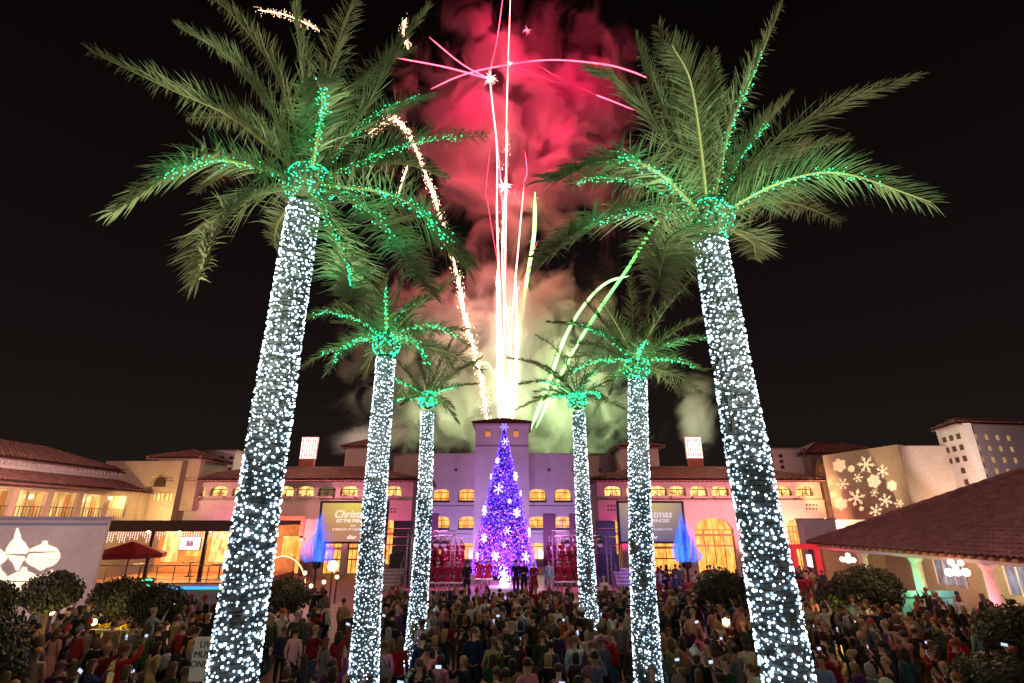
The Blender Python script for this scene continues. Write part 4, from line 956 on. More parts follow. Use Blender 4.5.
m.build('bars', WHITE, f_); m = MB(); m.box((c_.x, c_.y - .35, 1.02), (2.8, .06, .05)); m.build('top_rail', WHITE, f_)
for i, (px, py, lab) in enumerate([(305, 573, 'leftmost of the ground lanterns'), (311, 586, 'second from left, lowest of the ground lanterns'), (324, 582, 'third from left of the ground lanterns'), (337, 577, 'fourth from left of the ground lanterns'), (175, 606, 'on the terrace edge behind the round shrub'), (52, 612, 'on the planter under the ornament projections'), (60, 606, 'right of the small planter lantern'), (94, 622, 'beside the yellow flower planter'), (726, 622, 'in the crowd beside the big right palm')]):
    p = P(px, py, 36) if i < 4 else PZ(px, py, 1.1 if i < 8 else 1.9); p.z = max(p.z, .5)
    t = thing('lantern', (p.x, p.y, 0), 'bright orange candle lantern, ' + lab, 'lantern', 'candle lanterns on the ground')
    m = MB(); m.lathe((p.x, p.y, 0), [(.12, 0), (.05, .05), (.04, p.z - .2), (.15, p.z - .17), (.15, p.z - .13)], 10); m.build('post', BLACK, t)
    m = MB(); m.blob(p, .13); m.build('flame', WARM, t)
    m = MB()
    for a in range(4): m.tube([(p.x + .14 * math.cos(a * 1.57), p.y + .14 * math.sin(a * 1.57), p.z - .15), (p.x + .14 * math.cos(a * 1.57), p.y + .14 * math.sin(a * 1.57), p.z + .2)], .012, 4)
    m.lathe((p.x, p.y, p.z + .2), [(.17, 0), (.02, .14)], 10); m.build('cage', BLACK, t)
    point('lantern_lamp', (p.x, p.y - .25, p.z + .1), 30, (1, .5, .2), .12)
p = P(333, 566, 37); t = thing('globe_lamp', (p.x, p.y, 0), 'pale green-white globe lamp in front of the left screen', 'lamp')
m = MB(); m.tube([(p.x, p.y, 0), (p.x, p.y, p.z)], .05); m.build('post', BLACK, t); m = MB(); m.lathe((p.x, p.y, p.z), [(.34 * math.sin(k * math.pi / 10) + .001, -.34 * math.cos(k * math.pi / 10)) for k in range(11)], 18); m.build('globe', mat('globe_glow', (1, 1, 1), .4, emit=(.55, 1, .8), strength=1.6), t)
A_ = P(262, 590, 38); t = thing('lit_arch', (A_.x, 38, 0), 'slim arch outlined in warm lights beyond the big left palm', 'arch'); pts = [P(262 + 22 - 22 * math.cos(a * math.pi / 20), 590 - 34 * math.sin(a * math.pi / 20) ** .8, 38) for a in range(21)]; pts[0].z = 0; pts[-1].z = 0
m = MB(); m.tube(pts, .07, 6); m.build('frame', WOOD, t); m = MB()
for a, b in zip(pts, pts[1:]):
    for k in range(5): m.blob(a.lerp(b, k / 5) + Vector((0, -.09, 0)), .05, ico=False)
m.build('lights', mat('arch_bulb', (1, .7, .4), .4, emit=(1, .55, .25), strength=3), t)
# storefront board under the left wing
t = thing('wall_board', (-22, 50, 3), 'warm lit wooden board hung across the left storefront', 'sign'); a, z1 = xz(247, 516, 51); b, z0 = xz(303, 538, 51)
MB().box(((a + b) / 2, 51, (z0 + z1) / 2), (b - a, .15, z1 - z0)).build('panel', WOOD, t); MB().box(((a + b) / 2, 50.9, z0 - .1), (b - a + .3, .4, .2)).build('ledge', TRIM, t)
spot('board_lamp', ((a + b) / 2, 48.5, z0 - 1.8), ((a + b) / 2, 51, (z0 + z1) / 2), 900, (1, .42, .12), 100)
# free standing notice board
p = PZ(202, 683, 1.0); Yb = 12.6; a = P(190, 680, Yb); b = P(216, 683, Yb); tp = P(200, 637, Yb); M = frame((P(188, 670, Yb).x, Yb, 0), (1, 0)); w = P(216, 660, Yb).x - P(189, 660, Yb).x; z1 = tp.z; z0 = P(200, 681, Yb).z
t = thing('notice_board', (P(200, 660, Yb).x, Yb, 0), 'white standing notice board reading LIVE MUSIC beside the big left palm', 'sign'); x0 = P(192, 660, Yb).x
MB().box((x0 + w / 2, Yb, (z0 + z1) / 2), (w, .05, z1 - z0)).build('board', mat('board_white', (.75, .73, .68), .6), t)
for k in (.1, w - .1): MB().tube([(x0 + k, Yb + .05, 0), (x0 + k, Yb + .05, z0 + .1)], .03).build('leg', BLACK, t)
for s_, zz in (('LIVE', .83), ('MUSIC', .6), ('TONIGHT', .38)): text_obj(s_, w * .30, (x0 + w / 2, Yb - .035, z0 + (z1 - z0) * zz), BLACK, t)
# small green glowing sign and things on the pavilion side
p = P(146, 586, 33); t = thing('neon_sign', (p.x, p.y, 0), 'small glowing green sign left of the blue-lit ledge', 'sign'); m = MB(); m.box((p.x, p.y, p.z), (.8, .08, .9)); m.build('panel', BLACK, t)
m = MB()
for k in range(3): m.tube([(p.x - .3, p.y - .07, p.z - .3 + k * .3), (p.x + .1 * k, p.y - .07, p.z - .2 + k * .28), (p.x + .32, p.y - .07, p.z - .28 + k * .3)], .05, 6)
m.build('tubes', mat('neon_green', (.2, 1, .5), .4, emit=(.08, .9, .35), strength=2.2), t); m = MB(); m.tube([(p.x, p.y, 0), (p.x, p.y, p.z - .4)], .04); m.build('post', BLACK, t)
# white shapes of unknown source in the verandah, built as glowing balls
for px, py, cl, lab in ((848, 560, [(0, 0, .2), (-.33, .04, .17), (.32, .0, .17), (.05, .28, .15)], 'cluster of glowing white balls hung at the far end of the verandah'), (957, 571, [(0, -.08, .17), (-.42, -.06, .2), (.44, -.06, .2), (-.2, .42, .16), (.3, .38, .15), (-.02, .17, .14)], 'larger cluster of glowing white balls hung between the verandah columns')):
    p = P(px, py, 34.5 if px < 900 else 28.5); 
    t = thing('ball_lights', (p.x, p.y, p.z), lab, 'hanging light'); m = MB()
    for a, b, r in cl: m.lathe(p + Vector((a, 0, b)), [(r * math.sin(k * math.pi / 8) + .001, -r * math.cos(k * math.pi / 8)) for k in range(9)], 14)
    m.build('balls', mat('ball_glow', (1, 1, 1), .4, emit=(1, .93, .90), strength=1.15), t); m = MB(); m.tube([p, (p.x + .1, p.y, 3.02)], .01, 4); m.build('cord', BLACK, t)
# stall under the verandah
t = thing('market_stall', (21.5, 29.5, 0), 'stall with teal front and orange lit top by the green column', 'stall'); MB().box((21.8, 30.5, .55), (3.2, 1.1, 1.1)).build('counter', mat('teal_cloth', (.05, .42, .38), .8, noise_scale=3), t)
MB().box((21.8, 29.9, 1.32), (3.4, .08, .3)).build('banner', mat('teal_cloth', (.05, .42, .38)), t)
for x in (20.2, 23.4): MB().tube([(x, 30.4, 0), (x, 30.4, 2.4)], .04).build('post', GREYM, t)
m = MB(); m.tube([(21.0, 30.3, 1.25), (22.6, 30.3, 1.25)], .13, 8); m.build('goods', mat('orange_goods', (.6, .25, .06), .7), t)
# red entrance frame at the verandah end
p = P(806, 556, 42); t = thing('red_archway', (p.x, 42, 0), 'red glowing archway at the far end of the verandah', 'arch'); m = MB()
for dx in (-.9, .9): m.box((p.x + dx, 42, 1.5), (.3, .3, 3.0))
m.box((p.x, 42, 3.1), (2.3, .35, .35)); m.build('frame', mat('red_glow_paint', (.5, .03, .04), .5, emit=(1, .03, .06), strength=.35), t); MB().box((p.x + .1, 41.8, 2.1), (.35, .1, .9)).build('lit_sign', mat('sign_glow', (1, 1, 1), .4, emit=(1, .6, .7), strength=2), t)  # red lamp light also put into the frame's own glow

# ================================================================== SHRUBS
def shrub(c, rad, lab, n, size, m=LEAF, trunk_=True, seed=1, group='shrubs around the plaza'):
    rnd = random.Random(seed); t = thing('shrub', (c[0], c[1], 0), lab, 'shrub', group); g = MB()
    leaf_cloud(g, c, rad, n, size, rnd)
    for k in range(7):
        d = Vector((rnd.uniform(-1, 1), rnd.uniform(-1, 1), rnd.uniform(-.4, .8))).normalized(); leaf_cloud(g, Vector(c) + Vector((d.x * rad[0], d.y * rad[1], d.z * rad[2])) * .62, [r * .45 for r in rad], n // 9, size, rnd, .2)
    g.build('foliage', m, t)
    g = MB(); g.tube([(c[0], c[1], 0), (c[0] + .05, c[1], c[2] * .6), (c[0], c[1], c[2])], [.12, .09, .05], 7)
    for k in range(5):
        a = k * 1.26; g.tube([(c[0], c[1], c[2] * .6), (c[0] + math.cos(a) * rad[0] * .6, c[1] + math.sin(a) * rad[1] * .6, c[2] + rad[2] * .3)], [.05, .02], 5)
    g.build('trunk', BRANCH, t)
def spx(px, py, Y): p = P(px, py, Y); return (p.x, p.y, p.z)
shrub(spx(120, 598, 24), (1.15, 1.1, .85), 'round dark clipped shrub left of the taller pair below the pavilion', 5100, .075, seed=1)
shrub(spx(158, 606, 22.5), (1.15, 1.1, .8), 'round clipped shrub between the dark shrub and the big left palm', 5100, .075, seed=2)
shrub(spx(286, 596, 24), (1.0, 1.0, .75), 'round dark clipped shrub between the two nearer left palms', 4500, .07, seed=3)
shrub(spx(721, 591, 25), (1.25, 1.1, .95), 'round clipped shrub left of the big right palm', 4500, .08, seed=4)
shrub(spx(52, 592, 23), (1.1, 1.0, .8), 'loose shrub lit gold against the ornament wall', 3900, .09, seed=5)
shrub(spx(-8, 606, 21), (.65, .8, .9), 'tall shrub cut by the left picture edge beside the ornaments', 3600, .09, seed=6)
shrub(spx(-16, 662, 14), (.75, 1, 1.2), 'very dark shrub in the lower left corner', 4500, .07, seed=7)
shrub(spx(868, 590, 25), (1.5, 1.2, 1.05), 'large dark shrub in front of the green-lit verandah column', 4800, .08, seed=8)
shrub(spx(843, 601, 25.5), (1.2, 1, .9), 'olive shrub lit yellow from below beside the large dark shrub', 3900, .08, seed=9)
shrub(spx(1022, 632, 17), (1.2, 1.2, .75), 'broad dark shrub at the right edge above the corner shrub', 4800, .075, seed=10)
shrub(spx(1008, 680, 13.2), (1.1, 1, .5), 'low dark shrub in the lower right corner', 5400, .06, seed=12)
# ================================================================== PEOPLE
def skin_mesh(nodes, edges, sub=1, islands=None):
    me = bpy.data.meshes.new('tmp'); me.from_pydata([n[0] for n in nodes], edges, []); o = bpy.data.objects.new('tmp', me); COL.objects.link(o)
    s = o.modifiers.new('s', 'SKIN'); s.use_smooth_shade = True; s.branch_smoothing = .6
    sv = me.skin_vertices[0].data
    for i, n in enumerate(nodes):
        r = n[1]; sv[i].radius = r if isinstance(r, tuple) else (r, r)
    for i in (islands or [0]): sv[i].use_root = True
    if sub: m = o.modifiers.new('b', 'SUBSURF'); m.levels = sub; m.render_levels = sub
    dg = bpy.context.evaluated_depsgraph_get(); dg.update(); r = bpy.data.meshes.new_from_object(o.evaluated_get(dg)); bpy.data.objects.remove(o); return r
ARMS = {  # elbow, wrist for right side (x positive)
    'down': ((.235, -.02, 1.14), (.225, .07, .90)), 'front': ((.225, .02, 1.15), (.08, .24, 1.12)), 'phone': ((.235, .20, 1.27), (.13, .36, 1.52)),
    'high': ((.25, .16, 1.52), (.16, .28, 1.78)), 'hip': ((.32, -.06, 1.18), (.19, .05, 1.0))}
def hand_nodes(w, d, s, nodes, edges, roots):
    """palm, four fingers and a thumb beyond the wrist, each finger its own chain"""
    w = Vector(w); d = Vector(d).normalized(); side = d.cross(Vector((0, 1, 0)) if abs(d.y) < .8 else Vector((1, 0, 0))).normalized(); nn = side.cross(d)
    pc = w + d * .075
    for k, (off, ln) in enumerate(((-.03, .062), (-.01, .072), (.01, .068), (.03, .052))):
        a = pc + side * off; b = a + d * ln * .55 + nn * .006; c = a + d * ln + nn * .022; i = len(nodes); roots.append(i)
        nodes += [(tuple(a), .0095), (tuple(b), .0085), (tuple(c), .007)]; edges += [(i, i + 1), (i + 1, i + 2)]
    a = w + d * .035 + side * -.025; i = len(nodes); roots.append(i)
    nodes += [(tuple(a), .011), (tuple(a - side * .03 + d * .025 + nn * .015), .010), (tuple(a - side * .035 + d * .055 + nn * .02), .008)]; edges += [(i, i + 1), (i + 1, i + 2)]
PM = {}
def pose_meshes(key):
    if key in PM: return PM[key]
    la, ra, build = key; N, E, RT = [], [], [0]; k = .94 if build == 'w' else 1
    core = [((0, 0, .96), (.15 * (1.02 if build == 'w' else 1), .11)), ((0, .0, 1.12), (.125 * k, .095)), ((0, -.005, 1.30), (.155 * k, .11)), ((0, 0, 1.42), (.12 * k, .085)), ((0, .005, 1.50), .055), ((0, .02, 1.565), (.062, .068)), ((0, .03, 1.63), (.078, .094)), ((0, .022, 1.70), (.074, .09)), ((0, .015, 1.755), (.045, .055))]
    N += core; E += [(i, i + 1) for i in range(8)]
    arms = {}
    for s, pose in ((-1, la), (1, ra)):
        e, w = ARMS[pose]; e = (e[0] * s * k, e[1], e[2]); w = (w[0] * s * k, w[1], w[2]); i = len(N)
        N += [((.165 * s * k, 0, 1.42), .058), (e, .041), (w, .027)]; hd = (Vector(w) - Vector(e)).normalized(); hp = Vector(w) + hd * .06; N.append((tuple(hp), (.036, .02)))
        E += [(3, i), (i, i + 1), (i + 1, i + 2), (i + 2, i + 3)]; arms[s] = ((.165 * s * k, 0, 1.42), e, w, hd)
    for s in (-1, 1):
        i = len(N); N += [((.09 * s, 0, .88), .095), ((.10 * s, .01, .50), .058), ((.105 * s, -.02, .12), .04), ((.115 * s, .0, .045), .042), ((.13 * s, .14, .035), .034)]; E += [(0, i), (i, i + 1), (i + 1, i + 2), (i + 2, i + 3), (i + 3, i + 4)]
    for s in (-1, 1): hand_nodes(arms[s][2], arms[s][3], s, N, E, RT)
    i = len(N); RT.append(i); N += [((0, .115, 1.655), .010), ((0, .138, 1.625), .014)]; E.append((i, i + 1))        # nose
    for s in (-1, 1): i = len(N); RT.append(i); N += [((.078 * s, .02, 1.665), .012), ((.084 * s, .01, 1.625), .014)]; E.append((i, i + 1))   # ears
    body = skin_mesh(N, E, 1, RT); body.materials.append(SKIN); body.materials.append(FLESHD)
    bm = bmesh.new(); bm.from_mesh(body)
    for x, z, rx, rz in ((-.032, 1.668, .013, .009), (.032, 1.668, .013, .009), (0, 1.585, .026, .006)):   # eyes, mouth
        for v in bmesh.ops.create_icosphere(bm, subdivisions=1, radius=1)['verts']:
            v.co = Vector((x + v.co.x * rx, .112 + v.co.y * .012, z + v.co.z * rz))
            for f in v.link_faces: f.material_index = 1
    bm.to_mesh(body); bm.free()
    # jacket: torso + sleeves, over the body
    N = [((0, .0, .84), (.178, .140)), ((0, .0, 1.0), (.172, .136)), ((0, 0, 1.16), (.15 * k, .12)), ((0, -.005, 1.32), (.178 * k, .132)), ((0, 0, 1.44), (.13 * k, .10)), ((0, 0, 1.50), (.075, .075))]; E = [(i, i + 1) for i in range(5)]
    for s in (-1, 1):
        a, e, w, hd = arms[s]; i = len(N); N += [(a, .076), (e, .058), (tuple(Vector(w) - hd * .02), .045)]; E += [(4, i), (i, i + 1), (i + 1, i + 2)]
    jacket = skin_mesh(N, E, 1); jacket.materials.append(CLOTH)
    N = [((0, 0, .98), (.160, .125))]; E = []
    for s in (-1, 1): i = len(N); N += [((.092 * s, 0, .84), .108), ((.102 * s, .01, .50), .078), ((.106 * s, -.015, .10), .062)]; E += [(0, i), (i, i + 1), (i + 1, i + 2)]
    trousers = skin_mesh(N, E, 1); trousers.materials.append(CLOTH)
    PM[key] = dict(body=body, jacket=jacket, trousers=trousers, arms=arms); return PM[key]
def hair_mesh(kind):
    k = 'hair_' + kind
    if k in PM: return PM[k]
    bm = bmesh.new(); bmesh.ops.create_uvsphere(bm, u_segments=18, v_segments=14, radius=1)
    for v in bm.verts:
        c = v.co.copy(); w = 1 + .06 * noise.noise(c * 3.5)
        x, y, z = c.x * .098 * w, c.y * .112 * w, c.z * .105 * w
        y += .008; 
        if kind in ('long', 'bob') and c.y < .35 and c.z < .1:
            dz = (.24 if kind == 'long' else .10) * min(1, (.1 - c.z) * 1.3); z -= dz; y = min(y, .03) - .02; x *= 1 + .25 * min(1, (.1 - c.z)); 
            y *= .9
        if kind == 'bun' and c.y < -.55 and c.z > .1: y -= .05; z += .02
        if kind == 'hood': x *= 1.25; y = y * 1.2 - .02; z *= 1.2
        v.co = Vector((x, y, z + 1.685))
    dead = [v for v in bm.verts if v.co.y > .055 and v.co.z < 1.70] if kind not in ('hood',) else [v for v in bm.verts if v.co.y > .09 and v.co.z < 1.72]
    if kind == 'short': dead += [v for v in bm.verts if v.co.z < 1.625]
    if kind == 'beanie': dead += [v for v in bm.verts if v.co.z < 1.655]
    bmesh.ops.delete(bm, geom=list(set(dead)), context='VERTS')
    if kind == 'beanie':
        for v in bm.verts: v.co = Vector((v.co.x * 1.10, v.co.y * 1.08, 1.685 + (v.co.z - 1.685) * 1.25))
        r = bmesh.ops.create_icosphere(bm, subdivisions=2, radius=.035); bmesh.ops.translate(bm, verts=r['verts'], vec=(0, 0, 1.84))
    if kind == 'santa':
        bmesh.ops.delete(bm, geom=[v for v in bm.verts if v.co.z < 1.70], context='VERTS')
        r = bmesh.ops.create_cone(bm, cap_ends=True, segments=14, radius1=.108, radius2=.02, depth=.24)
        for v in r['verts']: v.co = Vector((v.co.x + (.06 if v.co.z > 0 else 0), v.co.y - (.05 if v.co.z > 0 else 0), v.co.z + 1.83))
    me = bpy.data.meshes.new(k); bm.to_mesh(me); bm.free(); me.polygons.foreach_set('use_smooth', [True] * len(me.polygons)); me.materials.append(HAIR if kind not in ('beanie', 'hood', 'santa') else CLOTH)
    PM[k] = me; return me
def trim_mesh():
    if 'trim' in PM: return PM['trim']
    m = MB(); n = 16; pts = [Vector((math.cos(2 * math.pi * i / n) * .103, math.sin(2 * math.pi * i / n) * .118 + .008, 1.715)) for i in range(n + 1)]; m.tube(pts, .026, 7); m.blob((.065, -.05, 1.96), .042)
    o = m.build('t', WHITE); PM['trim'] = o.data; bpy.data.objects.remove(o); return PM['trim']
def skirt_mesh(kind):
    if kind in PM: return PM[kind]
    m = MB()
    if kind == 'dress': m.lathe((0, 0, 0), [(.30, .58), (.26, .74), (.19, .92), (.145, 1.08), (.17, 1.24), (.18, 1.34), (.12, 1.45)], 22)
    elif kind == 'coat': m.lathe((0, 0, 0), [(.25, .42), (.23, .62), (.20, .84), (.17, 1.04)], 20)
    else: m.lathe((0, 0, 0), [(.315, .56), (.33, .60), (.31, .66), (.28, .66)], 22)      # fur hem
    o = m.build('t', WHITE if kind == 'hem' else CLOTH, smooth=True); PM[kind] = o.data; bpy.data.objects.remove(o)
    for v in PM[kind].vertices: v.co.y *= .78
    return PM[kind]
def child(name, me, par, col):
    o = bpy.data.objects.new(name, me); COL.objects.link(o); o.parent = par; o.color = (*col, 1); return o
def person(x, y, z, rz, sc, pose, build, skin, topc, legc, hair, hairc, lab, group, outfit='jacket'):
    pm = pose_meshes((pose[0], pose[1], build)); b = bpy.data.objects.new('person', pm['body']); COL.objects.link(b); b.location = (x, y, z); b.rotation_euler = (0, 0, rz); b.scale = (sc, sc, sc); b.color = (*skin, 1)
    tag(b, lab, 'person', group)
    if outfit in ('jacket', 'coat'):
        child('jacket', pm['jacket'], b, topc); child('trousers', pm['trousers'], b, legc)
        if outfit == 'coat': child('coat_skirt', skirt_mesh('coat'), b, topc)
    else:
        child('dress', skirt_mesh('dress'), b, topc); child('jacket', pm['jacket'], b, topc); child('fur_hem', skirt_mesh('hem'), b, (1, 1, 1))
    h = child('hair' if hair not in ('beanie', 'hood', 'santa') else 'hat', hair_mesh(hair), b, hairc)
    if hair == 'santa': child('hat_trim', trim_mesh(), h, (1, 1, 1))
    if hair in ('beanie', 'santa'): child('hair', hair_mesh('bob'), b, (.06, .035, .02))
    return b
SK = [(.44, .27, .19), (.38, .22, .15), (.5, .33, .25), (.22, .12, .08), (.42, .25, .17)]
TOPS = [('black', (.012, .012, .014), 8), ('charcoal', (.04, .04, .045), 5), ('navy', (.015, .025, .07), 4), ('dark brown', (.06, .03, .018), 4), ('olive', (.07, .08, .035), 3), ('deep red', (.30, .012, .018), 4), ('grey', (.17, .17, .18), 4), ('cream', (.50, .43, .34), 2), ('white', (.62, .60, .58), 2), ('denim', (.08, .14, .25), 3), ('pink', (.55, .22, .24), 2), ('plum', (.10, .02, .09), 2), ('tan', (.32, .20, .11), 3), ('green', (.02, .07, .035), 1), ('pale blue', (.28, .40, .52), 1)]
TOPS = [(n_, tuple(q * (.6 if max(c_) < .3 else .8) for q in c_), w_) for n_, c_, w_ in TOPS]
HAIRS = [('dark hair', (.018, .012, .01), 6), ('brown hair', (.09, .045, .02), 5), ('blond hair', (.26, .16, .07), 3), ('grey hair', (.22, .21, .20), 1.5), ('auburn hair', (.20, .06, .02), 1)]
LEGS = [(.02, .025, .05), (.012, .012, .013), (.05, .08, .15), (.12, .09, .06), (.05, .05, .05)]
BOXES = [(-99, 190, 'left of left palm'), (190, 300, 'by big left palm'), (300, 350, 'between left palms'), (350, 385, 'by middle left palm'), (385, 440, 'below far left palm'), (440, 480, 'left of centre'), (480, 520, 'centre below tree'), (520, 565, 'right of centre'),
         (565, 615, 'below far right palm'), (615, 670, 'by middle right palm'), (670, 730, 'between right palms'), (730, 815, 'by big right palm'), (815, 880, 'right of right palm'), (880, 940, 'before verandah stall'), (940, 1200, 'at right edge')]
used = set(); crowd = []
def wpick(r, L): return r.choices(L, [l[-1] for l in L])[0]
def add_person(x, y, rnd, **kw):
    px, py = pix((x, y, 1.7)); zone = next(z for a, b, z in BOXES if a <= px < b); row = 'front rows' if y < 15.2 else ('middle rows' if y < 20 else 'back rows')
    for tries in range(60):
        tn, tc_, _ = wpick(rnd, TOPS); hn, hc, _ = wpick(rnd, HAIRS); build = rnd.choice('mw'); hk = rnd.choice(['long', 'long', 'bob', 'bun', 'bob'] if build == 'w' else ['short', 'short', 'short', 'short', 'short', 'short', 'beanie', 'hood'])
        hp = {'long': 'long ' + hn, 'bob': 'bobbed ' + hn, 'bun': hn + ' bun', 'short': 'short ' + hn, 'beanie': 'knit beanie', 'hood': 'hood up'}[hk]
        pose = rnd.choice([('down', 'down'), ('down', 'down'), ('front', 'front'), ('hip', 'down'), ('phone', 'phone'), ('front', 'high'), ('down', 'phone')]); of = 'coat' if build == 'w' and rnd.random() < .35 else 'jacket'
        extra = {'phone': ' filming', 'high': ' waving'}.get(pose[1], '')
        tc_ = tuple(q * rnd.uniform(.55, 1.35) for q in tc_); lab = f'person in {tn} {of}, {hp}{extra}, {row}, {zone}'; plab = f'lit phone of person in {tn} {of}, {hp}, {row.split()[0]}, {zone}'
        if lab not in used: break
    used.add(lab); hcol = hc if hk in ('long', 'bob', 'bun', 'short') else wpick(rnd, TOPS)[1]
    if hk == 'beanie' or hk == 'hood': hcol = tc_ if hk == 'hood' else rnd.choice([(.3, .02, .02), (.5, .5, .48), (.03, .03, .03), (.12, .12, .14)])
    rz = rnd.gauss(0, .35) - .012 * (x) if rnd.random() < .86 else rnd.uniform(-2.8, 2.8)
    look = math.atan2(-(-x + TX), (38 - y)) if abs(x) < 12 else 0
    sc = rnd.uniform(.99, 1.13) if build == 'm' else rnd.uniform(.93, 1.05)
    if rnd.random() < .05: sc *= .72
    b = person(x, y, 0, rz + look * .6, sc, pose, build, rnd.choice(SK), tc_, rnd.choice(LEGS), hk, hcol, lab, 'people in the crowd', of)
    if pose[1] in ('phone', 'high') and rnd.random() < .30 and abs(rz) < 1.2:
        e, w = ARMS[pose[1]]; hp_ = Vector(w) + (Vector(w) - Vector(e)).normalized() * .11; Mx = Matrix.Translation((x, y, 0)) @ Matrix.Rotation(rz + look * .6, 4, 'Z') @ Matrix.Scale(sc, 4)
        q = Mx @ hp_; t = thing('phone', q, plab, 'phone', 'phones held up in the crowd'); t.rotation_euler = (R(-12), rnd.choice((0, 0, R(90))) + rnd.gauss(0, .15), rz + look * .6)
        t['label'] = ' '.join(t['label'].split()[:16])
        child('case', phone_meshes()[0], t, (0, 0, 0)); child('screen', phone_meshes()[1], t, (0, 0, 0))
    crowd.append((x, y))
def phone_meshes():
    if 'phone' not in PM:
        a = MB().box((0, 0, .04), (.145, .012, .075)).build('t', BLACK); b = MB().box((0, -.0085, .04), (.132, .003, .066)).build('t', mat('phone_screen', (.1, .1, .1), .2, emit=(.5, .62, .9), strength=1.3, sampling='NONE'))
        PM['phone'] = (a.data, b.data); bpy.data.objects.remove(a); bpy.data.objects.remove(b)
    return PM['phone']
blocked = [(-3.1, 6.5, .9), (3.1, 6.3, .9), (-3.5, 14.2, .62), (3.45, 14.6, .62), (-3.6, 21.2, .6), (3.0, 21.4, .6)]
for o in list(COL.objects):
    if o.name.split('.')[0] in ('shrub', 'flower_bed', 'lantern', 'notice_board', 'railing', 'globe_lamp', 'market_stall', 'neon_sign'):
        blocked.append((o.location.x, o.location.y, {'shrub': 1.0, 'flower_bed': 1.3, 'railing': 1.3, 'market_stall': 1.8}.get(o.name.split('.')[0], .45)))
rnd = random.Random(21)
def free(x, y, d): return all((x - a) ** 2 + (y - b) ** 2 > r * r for a, b, r in blocked) and all((x - a) ** 2 + (y - b) ** 2 > d * d for a, b in crowd)
def fill(n, xf, y0, y1, d):
    k = 0
    for tries in range(n * 60):
        y = math.sqrt(rnd.uniform(y0 * y0, y1 * y1)); x = xf(y, rnd.random())
        if free(x, y, d) and (abs(x) < 14 or y < 25): add_person(x, y, rnd); k += 1
        if k >= n: break
    return k
n0 = fill(112, lambda y, r: -4.6 + 9.2 * r, 11.4, 21.5, .46)
n1 = fill(96, lambda y, r: 4.6 + (y * .98 - 4.6) * r, 11.8, 19.5, .50)
n2 = fill(64, lambda y, r: -4.6 - (y * .98 - 4.6) * r, 11.8, 18.5, .55)
print('crowd', n0, n1, n2)

# performers in red dresses and white-trimmed hats, two rows each side of the tree
ORD = ['first', 'second', 'third', 'fourth', 'fifth', 'sixth', 'seventh', 'eighth']
def performers(xs, y, z, side, rowname, pose):
    for i, x in enumerate(xs):
        person(x, y + .05 * (i % 2), z, math.pi + .1 * math.sin(i * 2.1), .97, pose, 'w', SK[i % 3], (.26, .012, .03), (.5, .3, .25), 'santa', (.5, .015, .04),
               f'performer in red fur-trimmed dress, {ORD[i]} from left, {rowname} {side} of the tree', 'performers in red dresses', 'dress')
performers([P(px, 590, 32.5).x for px in (417, 427, 437, 447, 457)], 32.5, SZ, 'left', 'front line', ('hip', 'hip'))
performers([P(px, 590, 33.5).x for px in (478, 487)], 34.5, SZ, 'just left', 'pair', ('hip', 'hip'))
performers([P(px, 590, 33).x for px in (560, 569.5, 579)], 33.0, SZ, 'right', 'front line', ('hip', 'hip'))
def riser(x0, x1, lab):
    t = thing('choir_riser', ((x0 + x1) / 2, 37, SZ), lab, 'riser'); MB().box(((x0 + x1) / 2, 36.1, SZ + .26), (x1 - x0, .9, .5)).build('lower_step', mat('riser_dark', (.05, .03, .05), .8), t); MB().box(((x0 + x1) / 2, 37.1, SZ + .51), (x1 - x0, .9, 1.0)).build('upper_step', mat('riser_dark', (.05, .03, .05), .8), t)
xl0, xl1 = P(416, 560, 36.5).x, P(476, 560, 36.5).x; xr0, xr1 = P(536, 560, 36.5).x, P(592, 560, 36.5).x
riser(xl0 - .4, xl1 - .6, 'dark two-step choir riser left of the tree'); riser(xr0 + .6, xr1 + .4, 'dark two-step choir riser right of the tree')
def choir(x0, x1, side):
    for r, (y, z, n, nm) in enumerate(((36.1, SZ + .52, 7, 'middle row'), (37.1, SZ + 1.02, 8, 'top row'))):
        for i in range(n):
            x = x0 + (x1 - x0) * (i + .5) / n
            person(x, y, z, math.pi + .1 * math.sin(i * 3.3), .96, ('front', 'front'), 'w', SK[(i + r) % 3], (.20, .012, .03), (.15, .02, .03), 'santa', (.8, .78, .8), f'choir singer in red robe and white hat, {ORD[i]} from left, {nm} {side} of tree', 'choir singers on the risers', 'coat')
choir(xl0 - .2, xl1 - .8, 'left'); choir(xr0 + .8, xr1 + .3, 'right')
def act(px, y, z, rz, sc, pose, bld, top, leg, hk, hc, lab, of='jacket'): person(P(px, 585, y).x, y, z, rz, sc, pose, bld, SK[0], top, leg, hk, hc, lab, 'people standing on the stage', of)
act(467, 31.2, SZ, 0, 1.06, ('down', 'front'), 'm', (.008,) * 3, (.008,) * 3, 'short', (.015,) * 3, 'person in black suit standing with back turned left of the tree')
act(516, 32.4, SZ, 3.0, 1.03, ('down', 'down'), 'm', (.01, .01, .03), (.01, .01, .02), 'short', (.02,) * 3, 'person in dark navy suit, left one of the pair right of the tree foot')
act(524, 32.2, SZ, 3.2, 1.02, ('front', 'front'), 'm', (.01, .01, .02), (.01,) * 3, 'short', (.05, .03, .02), 'person in black suit with folded hands beside the white-bearded figure')
act(549.5, 31.4, SZ, 2.6, 1.06, ('down', 'down'), 'm', (.25, .38, .50), (.50, .42, .36), 'short', (.03, .02, .015), 'person in light blue shirt and pale trousers on stage right of the tree')
act(604, 32.0, .0, .2, 1.12, ('down', 'down'), 'm', (.62, .60, .62), (.55, .52, .55), 'short', (.3, .25, .2), 'person all in white standing off the right end of the stage')
